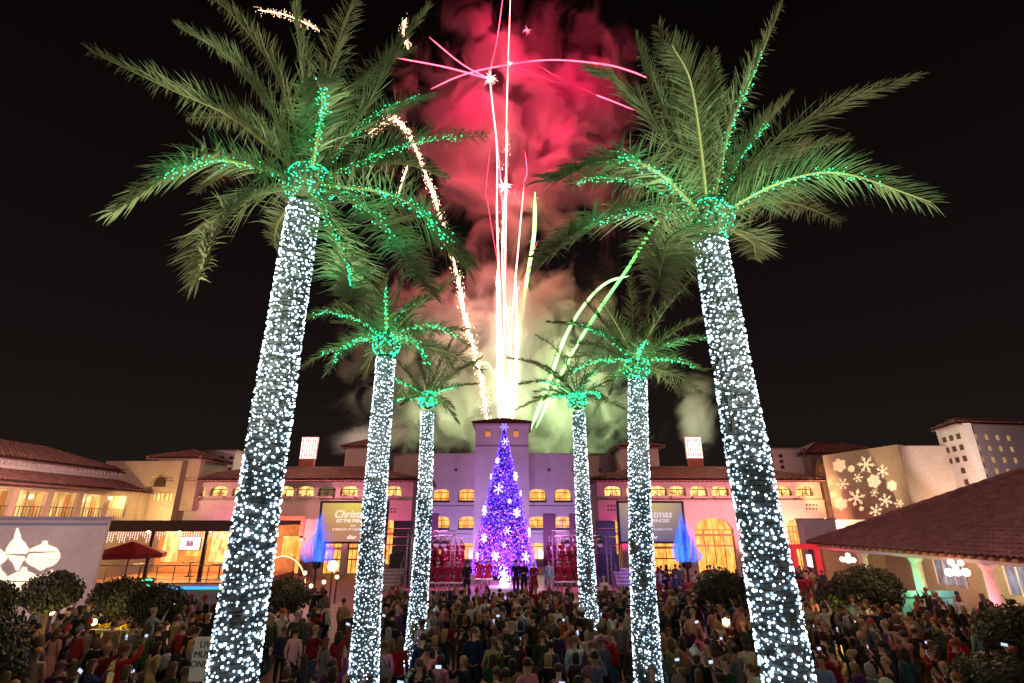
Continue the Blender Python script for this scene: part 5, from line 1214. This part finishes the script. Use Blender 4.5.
act(534, 31.5, SZ, math.pi, 1.0, ('front', 'front'), 'm', (.12, .01, .02), (.1, .01, .02), 'long', (.75, .73, .72), 'person in long dark red robe with white hair and beard right of the tree', 'coat')
# packed far crowd by the right wing
def far_crowd():
    rnd = random.Random(77); mb = MB()
    for k in range(0):
        y = 0; x = rnd.uniform(9.8, 22.5) if y < 40 else rnd.uniform(12, 23.0)
        if abs(x - P(686, 560, 41).x) < .6: continue
        h = rnd.uniform(1.5, 1.8); c = rnd.choice((0, 0, 1, 2, 3, 4)); w = rnd.uniform(.17, .22); b = Vector((x, y, 0)); tw = rnd.uniform(-.3, .3)
        n = 7; prof = [(.10, .0), (.13, .45), (w * .85, .85), (w * .8, 1.05), (w * 1.05, 1.3), (w * .75, 1.42), (.055, 1.47), (.06, 1.52)]
        mb.lathe(b, [(r, z * h / 1.75) for r, z in prof], n, c)
        mb.lathe(b + Vector((0, .01, 0)), [(.04, 1.50 * h / 1.75), (.085, 1.56 * h / 1.75), (.1, 1.66 * h / 1.75), (.07, 1.75 * h / 1.75), (.01, 1.78 * h / 1.75)], n, rnd.choice((5, 5, 6, 6, 7)))
        for s in (-1, 1): mb.tube([b + Vector((s * w, 0, 1.36 * h / 1.75)), b + Vector((s * w * 1.3, .03, 1.1 * h / 1.75)), b + Vector((s * w * 1.0, .16, (.95 + .35 * rnd.random()) * h / 1.75))], [.055, .045, .035], 5, mi=c)
    ms = [mat(f'far_cloth_{i}', c, .9) for i, c in enumerate([(.02, .02, .025), (.10, .09, .10), (.30, .03, .05), (.35, .30, .28), (.05, .07, .14)])] + [mat('far_skin', (.5, .3, .22), .6), mat('far_hair', (.05, .03, .02), .7), mat('far_blond', (.35, .22, .1), .7)]
    cm = []
    def cidx(kind, col):
        key = (kind, tuple(round(q, 3) for q in col))
        if key not in cm: cm.append(key); ms.append(mat('crowd_' + kind + str(len(cm)), col, .9 if kind == 'cloth' else .6, noise_scale=14, noise_amt=.3))
        return 8 + cm.index(key)
    pl = [((x, y), 1) for x, y in []]; pos = []
    def put(x, y):
        if not (free(x, y, .42)) or any((x - a) ** 2 + (y - b) ** 2 < .2 for a, b in pos): return False
        pos.append((x, y)); tn, tcol, _ = wpick(rnd, TOPS); hn, hc, _ = wpick(rnd, HAIRS); bd = rnd.choice('mw')
        pm = pose_meshes((*rnd.choice([('down', 'down'), ('down', 'down'), ('front', 'front'), ('phone', 'phone'), ('hip', 'down'), ('front', 'high'), ('down', 'phone')]), bd)); hk = rnd.choice(['long', 'bob', 'bun'] if bd == 'w' else ['short', 'short', 'short', 'short', 'beanie'])
        sc = rnd.uniform(.93, 1.10); Mx = Matrix.Translation((x, y, 0)) @ Matrix.Rotation(rnd.gauss(0, .4) - .02 * x, 4, 'Z') @ Matrix.Scale(sc, 4)
        for me, mi in ((pm['body'], cidx('skin', rnd.choice(SK))), (pm['jacket'], cidx('cloth', tcol)), (pm['trousers'], cidx('cloth', rnd.choice(LEGS))), (hair_mesh(hk), cidx('cloth' if hk == 'beanie' else 'hair', hc if hk != 'beanie' else (.3, .03, .03)))):
            mb.add([Mx @ v.co for v in me.vertices], [tuple(f.vertices) for f in me.polygons], mi)
        return True
    for n, x0f, x1f, y0, y1 in ((135, lambda y: -6.5, lambda y: 6.5, 21.5, 28.4), (150, lambda y: 6.5, lambda y: min(y * .98, 21.5), 19.2, 29), (80, lambda y: -y * .85, lambda y: -6.5, 18.5, 28), (110, lambda y: 9.6, lambda y: 22, 29, 43)):
        k = 0
        for t_ in range(n * 12):
            y = rnd.uniform(y0, y1); k += put(rnd.uniform(x0f(y), x1f(y)), y)
            if k >= n: break
    tag(mb.build('crowd', ms, smooth=True), 'packed rear crowd from the stage edge round to the verandah', 'crowd', kind='stuff')
far_crowd()
# ================================================================== PROJECTED SHAPES (cut-out plates in front of real spot lamps)
def wall_hit(px, py, M):
    """point of the wall plane of frame M seen at a pixel"""
    o = Vector((0, 0, CZ)); d = ray(px, py); n = M.to_3x3() @ Vector((0, 1, 0)); q = M.translation
    return o + d * ((q - o).dot(n) / d.dot(n))
def projector(L, shapes, M, W, col, lab, k=.02, ang=None):
    L = Vector(L); pts3 = [[wall_hit(px, py, M) for px, py in s] for s in shapes]
    cen = sum((p for s in pts3 for p in s), Vector()) / sum(len(s) for s in pts3); ax = (cen - L).normalized()
    u = ax.cross(Vector((0, 0, 1))).normalized(); v = u.cross(ax); D = .5
    def pr(p): d = p - L; d = d * (D / d.dot(ax)); return (d.dot(u), d.dot(v))
    loops = [[pr(p) for p in s] for s in pts3]; rm = max(math.hypot(*q) for s in loops for q in s); R0 = rm * 1.9
    outer = [(R0 * math.cos(a * math.pi / 24), R0 * math.sin(a * math.pi / 24)) for a in range(48)]
    polys = [[Vector((x, y, 0)) for x, y in l] for l in [outer] + loops]
    tr = tessellate_polygon(polys); flat = [q for l in polys for q in l]
    t = thing('projector', L - ax * .3, lab, 'projector')
    m = MB(); m.add([L + ax * D + u * q.x + v * q.y for q in flat], tr); m.build('stencil_plate', BLACK, t)
    h = MB(); c = L; n = 20; rings = []
    for a, r in ((-.35, .16), (-.3, .2), (D + .03, R0 * .98), (D + .05, R0 * .98)):
        rings.append([L + ax * a + (u * math.cos(2 * math.pi * i / n) + v * math.sin(2 * math.pi * i / n)) * r for i in range(n)])
    vs = [p for r in rings for p in r]; h.add(vs, [(j * n + i, j * n + (i + 1) % n, (j + 1) * n + (i + 1) % n, (j + 1) * n + i) for j in range(3) for i in range(n)] + [tuple(range(n))])
    h.build('housing', BLACK, t); s = MB(); b = L - ax * .2; s.tube([(b.x, b.y, 0), (b.x, b.y, b.z)], .05); s.build('stand', BLACK, t)
    spot('projector_lamp', L, L + ax, W, col, math.degrees(2 * math.atan(rm * 1.25 / D)), .05, .0012)
def flake(cx, cy, r, kind, rot=.3): return [(cx + x, cy + y * 1.0) for x, y in star_poly(r, kind, rot=rot)]
S5 = lambda x, y: (780 + x / 2.414, 400 + y / 2.414)
sh = []
for i, (x, y, r, k) in enumerate([(143, 158, 17, 1), (172, 166, 9, 1), (208, 156, 22, 0), (247, 172, 17, 0), (188, 188, 13, 0), (227, 196, 17, 1), (270, 207, 13, 1), (152, 203, 16, 0), (115, 198, 16, 0), (184, 236, 22, 0), (228, 224, 11, 0), (147, 250, 16, 1), (128, 228, 10, 0), (255, 243, 18, 0), (231, 268, 17, 0), (287, 250, 12, 0), (196, 262, 6, 1)]):
    a, b = S5(x, y); sh.append(flake(a, b, r / 2.414, k, .3 + i * .4))
projector((19.2, 41.0, 5.0), sh, SM, 26000, (1, .82, .58), 'black projector on a stand throwing snowflakes at the gabled house')
Z8 = lambda x, y: (x / 4.017, 430 + y / 4.017)
def orn_tall(cx, cy, w, h): 
    p = [(-.06, -.5), (.06, -.5), (.08, -.40), (.16, -.33), (.14, -.26), (.32, -.16), (.48, -.02), (.5, .10), (.36, .22), (.18, .32), (.06, .5), (-.06, .5), (-.18, .32), (-.36, .22), (-.5, .10), (-.48, -.02), (-.32, -.16), (-.14, -.26), (-.16, -.33), (-.08, -.40)]
    return [Z8(cx + a * w, cy + b * h) for a, b in p]
def orn_wide(cx, cy, w, h):
    pts = [(-.07, -.56), (.07, -.56), (.09, -.44)]
    pts += [(.5 * math.sin(a), -.42 * math.cos(a)) for a in [R(20 + 140 * i / 12) for i in range(13)]] + [(.03, .5), (-.03, .5)] + [(-.5 * math.sin(a), -.42 * math.cos(a)) for a in [R(160 - 140 * i / 12) for i in range(13)]] + [(-.09, -.44)]
    return [Z8(cx + a * w + b * h * -.15, cy + b * h) for a, b in pts]
def split(poly, cuts):
    """cut an outline into bands: the dark stripes of the ornament"""
    out = []; ys = [p[1] for p in poly]; lo, hi = min(ys), max(ys)
    edges = [lo - 1] + [lo + (hi - lo) * c for c in cuts] + [hi + 1]
    def clip(pl, y, keep_above):
        r = []
        for i in range(len(pl)):
            a, b = pl[i], pl[(i + 1) % len(pl)]; ia = (a[1] <= y) == keep_above; ib = (b[1] <= y) == keep_above
            if ia: r.append(a)
            if ia != ib: t = (y - a[1]) / (b[1] - a[1]); r.append((a[0] + (b[0] - a[0]) * t, y))
        return r
    for i in range(0, len(edges), 2):
        q = clip(clip(poly, edges[i], False), edges[i + 1], True)
        if len(q) > 2: out.append(q)
    return out
sh = split(orn_tall(70, 480, 96, 170), (.40, .412, .60, .612)) + split(orn_wide(172, 508, 142, 112), (.36, .375, .62, .635)) + split(orn_wide(88, 620, 150, 125), (.42, .44, .62, .635)) + split(orn_tall(-12, 505, 84, 110), (.45, .46)) + split(orn_wide(200, 606, 110, 80), (.5, .51)) + split(orn_tall(-2, 585, 60, 80), (.5, .51))
projector((-24.5, 18.0, 4.4), sh, AM, 13000, (1, .78, .52), 'black projector on a stand throwing ornament shapes at the annex wall')

# ================================================================== EVENT LIGHTING
V = (.42, .16, 1.0); PK = (1, .10, .40); OR = (1, .42, .10); YE = (1, .62, .22)
for x in (-10.5, -5.2, 3.8, 9.2): spot('violet_uplight', (x, 56.5, .5), (x, 64, 8.5), 4600, (.58, .33, 1.0), 95)
spot('violet_uplight', (-4.2, 46, 3.5), (TX, 62, 10.5), 3000, (.55, .30, 1.0), 42)
for x in (-26, -20.5): spot('pink_uplight', (x, 48.5, 1.5), (x, 54, 6.5), 3700, (1, .26, .42), 95)
for x in (19, 24.5, 28): spot('pink_uplight', (x, 48.5, 1.5), (x, 54, 6.5), 3400, (1, .28, .36), 95)
spot('magenta_uplight', (-11.6, 50.5, .8), (-11.6, 54, 6), 1700, (1, .05, .42), 75); spot('magenta_uplight', (10.7, 50.5, .8), (10.7, 54, 6), 1700, (1, .05, .42), 75)
for x, w in ((-18, 1100), (-14.5, 900), (14, 900), (17.5, 1000)): spot('pink_uplight', (x, 47.5, 1.0), (x, 54, 7.5), w, (1, .34, .46), 80)
spot('amber_uplight', (30, 49.5, 2), (30.5, 54, 4.5), 1900, OR, 100); spot('amber_uplight', (29.5, 51, 7), (34, 57, 9.5), 800, YE, 90)
spot('amber_uplight', (-38, 47, 2), (-39, 52, 8), 4500, YE, 100); spot('amber_uplight', (-33, 46.5, 5.3), (-34, 52, 9), 1500, YE, 100)
spot('amber_uplight', (27, 45, 3), (31.5, 50, 8.5), 5600, (1, .66, .34), 85); spot('amber_uplight', (24, 50.5, 4), (28, 57, 9), 2200, YE, 85)
spot('amber_uplight', (36, 41.5, 5.0), (36.5, 45, 8.5), 1100, (1, .6, .35), 100); spot('tower_uplight', (32, 37, 8.4), (38.2, 43.5, 10.5), 3600, (1, .72, .60), 60)
spot('roof_wash', (-30, 34, 8.5), (-37, 44, 9), 5200, (1, .48, .45), 100)
spot('annex_wash', (-21, 17, 7), (-25, 28, 3.0), 3000, (1, .62, .72), 110)
spot('verandah_roof_wash', (22, 13, 11), (28, 32, 5.5), 4200, (1, .58, .68), 85)
spot('wing_roof_wash', (-20, 44, 14), (-20, 57, 9.5), 3800, (1, .42, .34), 95); spot('wing_roof_wash', (20, 44, 14), (20, 57, 9.5), 3800, (1, .42, .34), 95)
spot('tower_roof_wash', (0, 52, 18), (0, 63, 16), 500, (1, .5, .4), 60)
# stage lamps sit at the truss
for x in (-4.6, -2.6, 3.0, 4.6): spot('stage_wash', (x, 33.6, 4.6), (x * .95, 36, SZ + .6), 520, (1, .22, .62), 110)
for x in (-5.5, 0, 5.0): spot('stage_front_wash', (x, 25, 7.5), (x * .8, 33.5, SZ + 1), 800, (.9, .45, .75), 60)
point('tree_glow_lamp', (TX, 35.4, 3.2), 420, (.42, .12, 1), .8); point('tree_glow_lamp', (TX, 36.6, 7.5), 200, (.35, .15, 1), .6)
spot('blue_wash', (8.5, 33, 4.5), (7.6, 38, 1.2), 900, (.12, .08, 1), 90)
# verandah
point('green_lamp', (23.3, 33.0, 1.0), 220, (.05, 1, .30), .15); point('pink_lamp', (23.3, 28.2, 1.0), 170, (1, .18, .30), .15); point('red_lamp', (22.6, 39.6, 2.0), 90, (1, .03, .08), .15)
for y in (22, 26, 31, 36): point('verandah_lamp', (26.6, y, 2.7), 230, (1, .60, .34), .15)
point('stall_lamp', (21.6, 29.3, 1.9), 170, (1, .55, .22), .12)
point('shrub_lamp', (P(843, 610, 24.3).x, 24.0, .5), 170, (1, .75, .2), .08); point('shrub_lamp', (P(40, 612, 22).x, 21.6, .5), 130, (1, .72, .3), .08); point('flower_lamp', (c_.x, c_.y - .1, 1.6), 60, (1, .75, .3), .08)
# added unseen fill lamps behind the camera that brighten the palms
def area(name, loc, to, W, col, sx, sy):
    l = bpy.data.lights.new(name, 'AREA'); l.shape = 'RECTANGLE'; l.size = sx; l.size_y = sy; l.energy = W; l.color = col
    o = bpy.data.objects.new(name, l); COL.objects.link(o); o.location = loc; o.rotation_euler = (Vector(to) - Vector(loc)).to_track_quat('-Z', 'Y').to_euler()
area('front_fill_lamp', (-9, -5, 7.5), (-4, 14, 4), 330, (1, .86, .70), 5, 1.5)
area('front_fill_lamp', (9, -5, 7.5), (5, 14, 4), 330, (1, .84, .70), 5, 1.5)
for x, y in ((-3.2, 1.6), (3.2, 1.4)): spot('palm_uplight', (x, y, 2.4), (x, y + 4.9, 9.6), 4600, (1, 1, .78), 44, .8, .15)
for x, y in ((-3.4, 9.8), (3.4, 10.2), (-3.4, 16.8), (2.9, 17)): spot('palm_uplight', (x, y, 2.4), (x, y + 4.5, 9.4), 3000, (1, .96, .78), 40, .8, .15)
for x, y, w in ((-12, 16, 120), (-9, 22, 120), (12.5, 18, 100), (16, 23, 220), (0, 24.5, 90), (8, 27, 150), (-2, 14, 45), (2.2, 17.5, 60), (10, 14, 70), (-7, 15, 60)): point('crowd_fill_lamp', (x, y, 4.2), w, (1, .60, .36), .25)  # added warm fill over the crowd; no lamps hang here
for x, y, w in ((13, 33, 380), (18, 35, 380)): point('far_crowd_lamp', (x, y, 4.5), w, (1, .35, .48), .3)

# ================================================================== FIREWORKS
FY = 88.
def cr(pts, n=10):
    out = []; q = [pts[0] * 2 - pts[1]] + pts + [pts[-1] * 2 - pts[-2]]
    for i in range(1, len(q) - 2):
        for k in range(n):
            t = k / n; a, b, c, d = q[i - 1:i + 3]; out.append(.5 * ((2 * b) + (c - a) * t + (2 * a - 5 * b + 4 * c - d) * t * t + (3 * b - a - 3 * c + d) * t ** 3))
    return out + [pts[-1]]
PXM = FY * 1.05 / F
FM = {'pink': mat('comet_pink', (1, .3, .5), .5, emit=(1, .08, .14), strength=6, sampling='NONE'), 'hot': mat('comet_hot', (1, .8, .8), .5, emit=(1, .34, .30), strength=6, sampling='NONE'), 'white': mat('comet_white', (1, 1, .9), .5, emit=(1, .92, .70), strength=8, sampling='NONE'),
      'green': mat('comet_green', (.5, 1, .5), .5, emit=(.10, 1, .14), strength=4, sampling='NONE'), 'lime': mat('comet_lime', (.7, 1, .6), .5, emit=(.28, 1, .24), strength=4, sampling='NONE'), 'gold': mat('comet_gold', (1, .8, .6), .5, emit=(1, .60, .36), strength=7, sampling='NONE'), 'red': mat('comet_red', (1, .1, .1), .5, emit=(1, .07, .13), strength=2.6, sampling='NONE')}
def comet(px, w0, w1, m, lab, Y=FY, taper=True, sparks=0, spread=3, halo=None, wob=0.):
    rnd = random.Random(hash(lab) % 997 if False else len(lab) * 31 + int(px[0][0])); pts = cr([P(a, b, Y) for a, b in px]); n = len(pts)
    t = thing('firework_trail', pts[0], lab, 'firework', 'firework trails over the tower'); mb = MB()
    rad = []
    for i in range(n):
        s = i / (n - 1); r = (w0 + (w1 - w0) * s) * .5 * PXM; r *= min(1, (1 - s) * 8 + .15) * min(1, s * 10 + .3) if taper else 1; rad.append(r * (1 + wob * rnd.uniform(-1, 1)))
    pts = [p + Vector((rnd.uniform(-1, 1), 0, rnd.uniform(-1, 1))) * wob * PXM for p in pts]
    mb.tube(pts, rad, 7); 
    if sparks:
        for k in range(sparks):
            s = rnd.random(); p = pts[int(s * (n - 1))]; q = p + Vector((rnd.gauss(0, spread), rnd.gauss(0, spread), rnd.gauss(0, spread))) * PXM
            mb.tube([q, q + Vector((rnd.uniform(-.6, .6), 0, rnd.uniform(-2.2, -.4))) * PXM], [.22 * PXM, .05 * PXM], 4)
    mb.build('trail', FM[m], t, smooth=True)
    if halo:
        h = MB(); h.tube([p + Vector((0, .4, 0)) for p in pts], [r * 1.0 + .45 * PXM for r in rad], 7); 
    return pts
comet([(505, 420), (504, 330), (506, 200), (507, 100), (511, -20)], 2.4, 1.5, 'hot', 'tallest bright pink streak rising straight from the tower out of the picture')
comet([(503, 420), (500, 310), (497, 215), (497, 150), (492, 100), (490, 78)], 2.2, 1.5, 'hot', 'bright streak ending in the upper left burst', Y=86)
comet([(506, 418), (505, 300), (502, 200), (496, 130), (490, 78), (497, 40), (505, -18)], 1.6, 1.1, 'pink', 'pink streak curving through the upper left burst', Y=90)
comet([(508, 419), (512, 320), (519, 240), (524, 184)], 2.4, 1.0, 'hot', 'short warm streak ending right of the main column', Y=87)
comet([(524, 182), (527, 172), (525, 152)], .9, .7, 'pink', 'faint pink dash above the short warm streak', Y=87)
comet([(511, 419), (518, 350), (526, 285), (534, 235), (535, 192)], 3.4, 4.2, 'lime', 'thick green-white streak leaning right of the main column', Y=89, sparks=60, spread=2.2)
comet([(506, 420), (507, 385), (508, 345), (510, 300)], 6, 1.2, 'white', 'broad white-hot base of the firework column above the tower', Y=91, sparks=260, spread=4)
comet([(500, 420), (498, 380), (498, 320), (497, 270)], 3.2, 1.0, 'white', 'white streak on the left flank of the firework column', Y=85, sparks=50, spread=2)
comet([(512, 420), (516, 370), (517, 320), (516, 280)], 4.5, 1.0, 'white', 'white streak on the right flank of the firework column', Y=85.5, sparks=60, spread=2.5)
comet([(508, 330), (502, 260), (505, 190), (508, 130)], 2.0, .8, 'gold', 'thin golden streak crossing inside the column', Y=88.5, sparks=140, spread=3.5)
comet([(530, 430), (548, 385), (566, 335), (588, 300), (608, 282), (629, 276)], 2.8, 2.2, 'lime', 'lower green comet arcing right and levelling off', Y=80, taper=True)
comet([(536, 428), (556, 384), (578, 343), (603, 304), (628, 268), (644, 242), (660, 218)], 2.2, 3.4, 'green', 'upper green comet climbing steeply right to the big palm', Y=82)
comet([(497, 400), (496, 380), (488, 364), (479, 364)], .8, 2.2, 'lime', 'small pale green hook left of the column base', Y=84)
comet([(488, 420), (478, 365), (466, 322), (456, 270), (443, 225), (430, 185), (414, 145), (404, 128), (393, 116)], 1.9, 4.2, 'gold', 'long crackling golden trail curving up to the left', Y=83, sparks=1100, spread=2.3, wob=.5)
comet([(405, 20), (404, 34), (409, 50)], 1.6, 1.2, 'gold', 'small golden spark cluster above the palm on the left', Y=83, taper=False, sparks=150, spread=2.2, wob=.4)
comet([(392, 118), (382, 124), (368, 134)], 1.2, .7, 'gold', 'short golden spray left of the crackling trail top', Y=83, sparks=120, spread=3, wob=.4)
comet([(408, 165), (403, 180), (398, 196)], 1.2, .6, 'gold', 'short golden dash under the crackling trail top', Y=83, sparks=60, spread=1.2, wob=.3)
comet([(258, 10), (283, 14), (303, 22), (318, 30)], 1.2, .8, 'gold', 'golden sparks seen through the top of the big left palm', Y=83, sparks=170, spread=2.4, wob=.4)
comet([(431, 89), (460, 76), (495, 67), (548, 60), (602, 64), (630, 71), (657, 82)], 1.5, 1.8, 'pink', 'long pink arc crossing right from the upper burst')
comet([(490, 79), (445, 67), (397, 58)], 2.0, 1.4, 'pink', 'pink ray to the left from the upper burst')
comet([(490, 79), (462, 64), (429, 37)], 1.4, 1.5, 'pink', 'pink ray up and left from the upper burst')
comet([(530, 60), (556, 76), (596, 95)], .9, .9, 'red', 'faint red arc beneath the long pink arc', Y=92)
comet([(596, 95), (612, 101), (634, 110)], 1.8, 1.0, 'pink', 'bright pink dash at the end of the faint red arc')
comet([(512, 66), (535, 74), (556, 83)], .7, .5, 'red', 'very faint short red arc right of the burst')
comet([(497, 260), (488, 205), (486, 190), (490, 150)], .5, .8, 'red', 'thin red thread left of the main column', Y=90)
comet([(517, 300), (530, 262), (538, 240)], .9, .5, 'red', 'thin red thread between the warm and green streaks', Y=86)
def burst(px, py, r, m, lab, n=22, Y=86):
    rnd = random.Random(int(px)); c = P(px, py, Y); t = thing('firework_burst', c, lab, 'firework', 'firework bursts'); mb = MB(); mb.blob(c, r * .34 * PXM)
    for k in range(n):
        d = Vector((rnd.gauss(0, 1), rnd.gauss(0, .5), rnd.gauss(0, 1))).normalized(); L = r * rnd.uniform(.5, 1.25) * PXM; mb.tube([c, c + d * L * .5, c + d * L - Vector((0, 0, .1 * L))], [.7 * PXM * r / 9, .4 * PXM * r / 9, .06 * PXM], 5)
    mb.build('sparks', FM[m], t)
burst(490, 78, 9, 'hot', 'bright pink-white burst high left of the column'); burst(504, 187, 11, 'hot', 'bright pink-white burst midway up the column'); burst(510, 63, 4, 'hot', 'small knot where the pink arc meets the tall streak'); burst(527, 30, 5, 'pink', 'small lone pink burst near the top')
# ================================================================== SMOKE (even-lit volume, coloured only by lamps added in and near it)
def smoke(name, c, rad, dens, scale, lab, thr=.45, aniso=.0, seed=0., colr=(.85, .85, .85), lean=(0, 0), stretch=(1, 1, 1), soft=.16, rot=0.):
    mb = MB(); n = 20; prof = [(math.sin(k * math.pi / 10) + .0001, -math.cos(k * math.pi / 10)) for k in range(11)]
    mb.lathe((0, 0, 0), prof, n); me = mb.build(name, mat('tmpm', (1, 1, 1))); o = me; o.location = c; o.scale = rad; ROOTLOC[o.name] = Vector(c)
    o.rotation_euler = (0, lean[0], 0)
    m = bpy.data.materials.new(name + '_air'); m.use_nodes = True; q = m.node_tree.nodes; L = m.node_tree.links; q.remove(q['Principled BSDF'])
    vp = q.new('ShaderNodeVolumePrincipled'); vp.inputs['Color'].default_value = (*colr, 1); vp.inputs['Anisotropy'].default_value = aniso
    tc_ = q.new('ShaderNodeTexCoord'); ln = q.new('ShaderNodeVectorMath'); ln.operation = 'LENGTH'; L.new(tc_.outputs['Object'], ln.inputs[0])
    mp = q.new('ShaderNodeMapping'); mp.inputs['Scale'].default_value = (rad[0] / scale * stretch[0], rad[1] / scale * stretch[1], rad[2] / scale * stretch[2]); mp.inputs['Location'].default_value = (seed, seed * .7, 0); mp.inputs['Rotation'].default_value = (0, rot, 0); L.new(tc_.outputs['Object'], mp.inputs[0])
    no = q.new('ShaderNodeTexNoise'); no.inputs['Scale'].default_value = 1; no.inputs['Detail'].default_value = 6; no.inputs['Roughness'].default_value = .62; no.inputs['Distortion'].default_value = .9; L.new(mp.outputs[0], no.inputs['Vector'])
    r = q.new('ShaderNodeMapRange'); r.inputs[1].default_value = thr; r.inputs[2].default_value = thr + soft; r.inputs[3].default_value = 0; r.inputs[4].default_value = 1
    fall = q.new('ShaderNodeMapRange'); fall.interpolation_type = 'SMOOTHSTEP'; fall.inputs[1].default_value = 1.0; fall.inputs[2].default_value = .35; fall.inputs[3].default_value = 0; fall.inputs[4].default_value = 1
    L.new(ln.outputs['Value'], fall.inputs[0]); ad = q.new('ShaderNodeMath'); ad.operation = 'MULTIPLY_ADD'; ad.inputs[1].default_value = .22; L.new(fall.outputs[0], ad.inputs[0])
    sb = q.new('ShaderNodeMath'); sb.operation = 'SUBTRACT'; sb.inputs[1].default_value = .11; L.new(no.outputs['Fac'], sb.inputs[0]); L.new(sb.outputs[0], ad.inputs[2]); L.new(ad.outputs[0], r.inputs[0])
    mu = q.new('ShaderNodeMath'); mu.operation = 'MULTIPLY'; L.new(r.outputs[0], mu.inputs[0]); L.new(fall.outputs[0], mu.inputs[1])
    m2 = q.new('ShaderNodeMath'); m2.operation = 'MULTIPLY'; m2.inputs[1].default_value = dens; L.new(mu.outputs[0], m2.inputs[0]); L.new(m2.outputs[0], vp.inputs['Density'])
    L.new(vp.outputs[0], q['Material Output'].inputs['Volume']); o.data.materials.clear(); o.data.materials.append(m)
    m.cycles.volume_sampling = 'MULTIPLE_IMPORTANCE'
    tag(o, lab, 'smoke', kind='stuff'); return o
SY = 96.
def sm_px(px, py, rx, rz, ry, Y=SY):
    c = P(px, py, Y); k = (Y * CT + (c.z - CZ) * ST) / F; return c, (rx * k, ry, rz * k)
c, r = sm_px(520, 120, 170, 215, 15); smoke('smoke_upper', c, r, .75, 10, 'billowing smoke lit red by the upper bursts', thr=.515, seed=3.1, stretch=(1.0, 1, .8), soft=.11, rot=.6)
c, r = sm_px(500, 365, 205, 150, 14, 92); smoke('smoke_lower', c, r, .70, 6.5, 'pale smoke glowing cream and green behind the tower', thr=.50, seed=8.4, soft=.10, stretch=(1, 1, .9), rot=.4)
c, r = sm_px(375, 437, 58, 19, 3, 66); smoke('smoke_drift', c, r, .30, 4, 'smoke plume drifting right from the left light panel', thr=.40, seed=1.4, lean=(R(-12), 0), stretch=(.5, 1, 1.2))
c, r = sm_px(698, 412, 26, 52, 3, 66); smoke('smoke_plume', c, r, .32, 4, 'smoke plume rising from the right light panel', thr=.40, seed=5.2, lean=(R(8), 0))
def fl(px, py, Y, W, col, rad=3): point('smoke_lamp', P(px, py, Y), W, col, rad)
RED = (1, .0, .085)
for px, py, W in ((470, 95, 1.), (520, 60, .9), (560, 130, .9), (505, 180, 1.1), (450, 170, .7), (590, 60, .7), (500, 10, .7)): fl(px, py, 84, 9500 * W, RED, 6)
for px, py, W, col in ((505, 270, .7, (1, .22, .18)), (470, 290, .35, (1, .30, .26)), (560, 240, .4, (1, .34, .26)), (508, 330, .35, (1, .62, .42)), (508, 395, .5, (.95, 1, .5)), (575, 350, .8, (.75, .9, .42)), (440, 330, .4, (1, .45, .36)), (435, 415, 1.5, (.85, .95, .45)), (560, 405, 1.7, (.7, 1, .42)), (610, 425, 1.3, (.7, 1, .42))): fl(px, py, 81, 3900 * W, col, 3)
fl(340, 440, 62, 1100, (1, .80, .70), .8); fl(699, 428, 62, 1500, (.9, 1, .6), .8)  # added to brighten the panel plumes, away from any burst

point('recess_lamp', (xz(159.5, 500, 51.6)[0], 51.4, 5.6), 220, (1, .66, .26), .1)
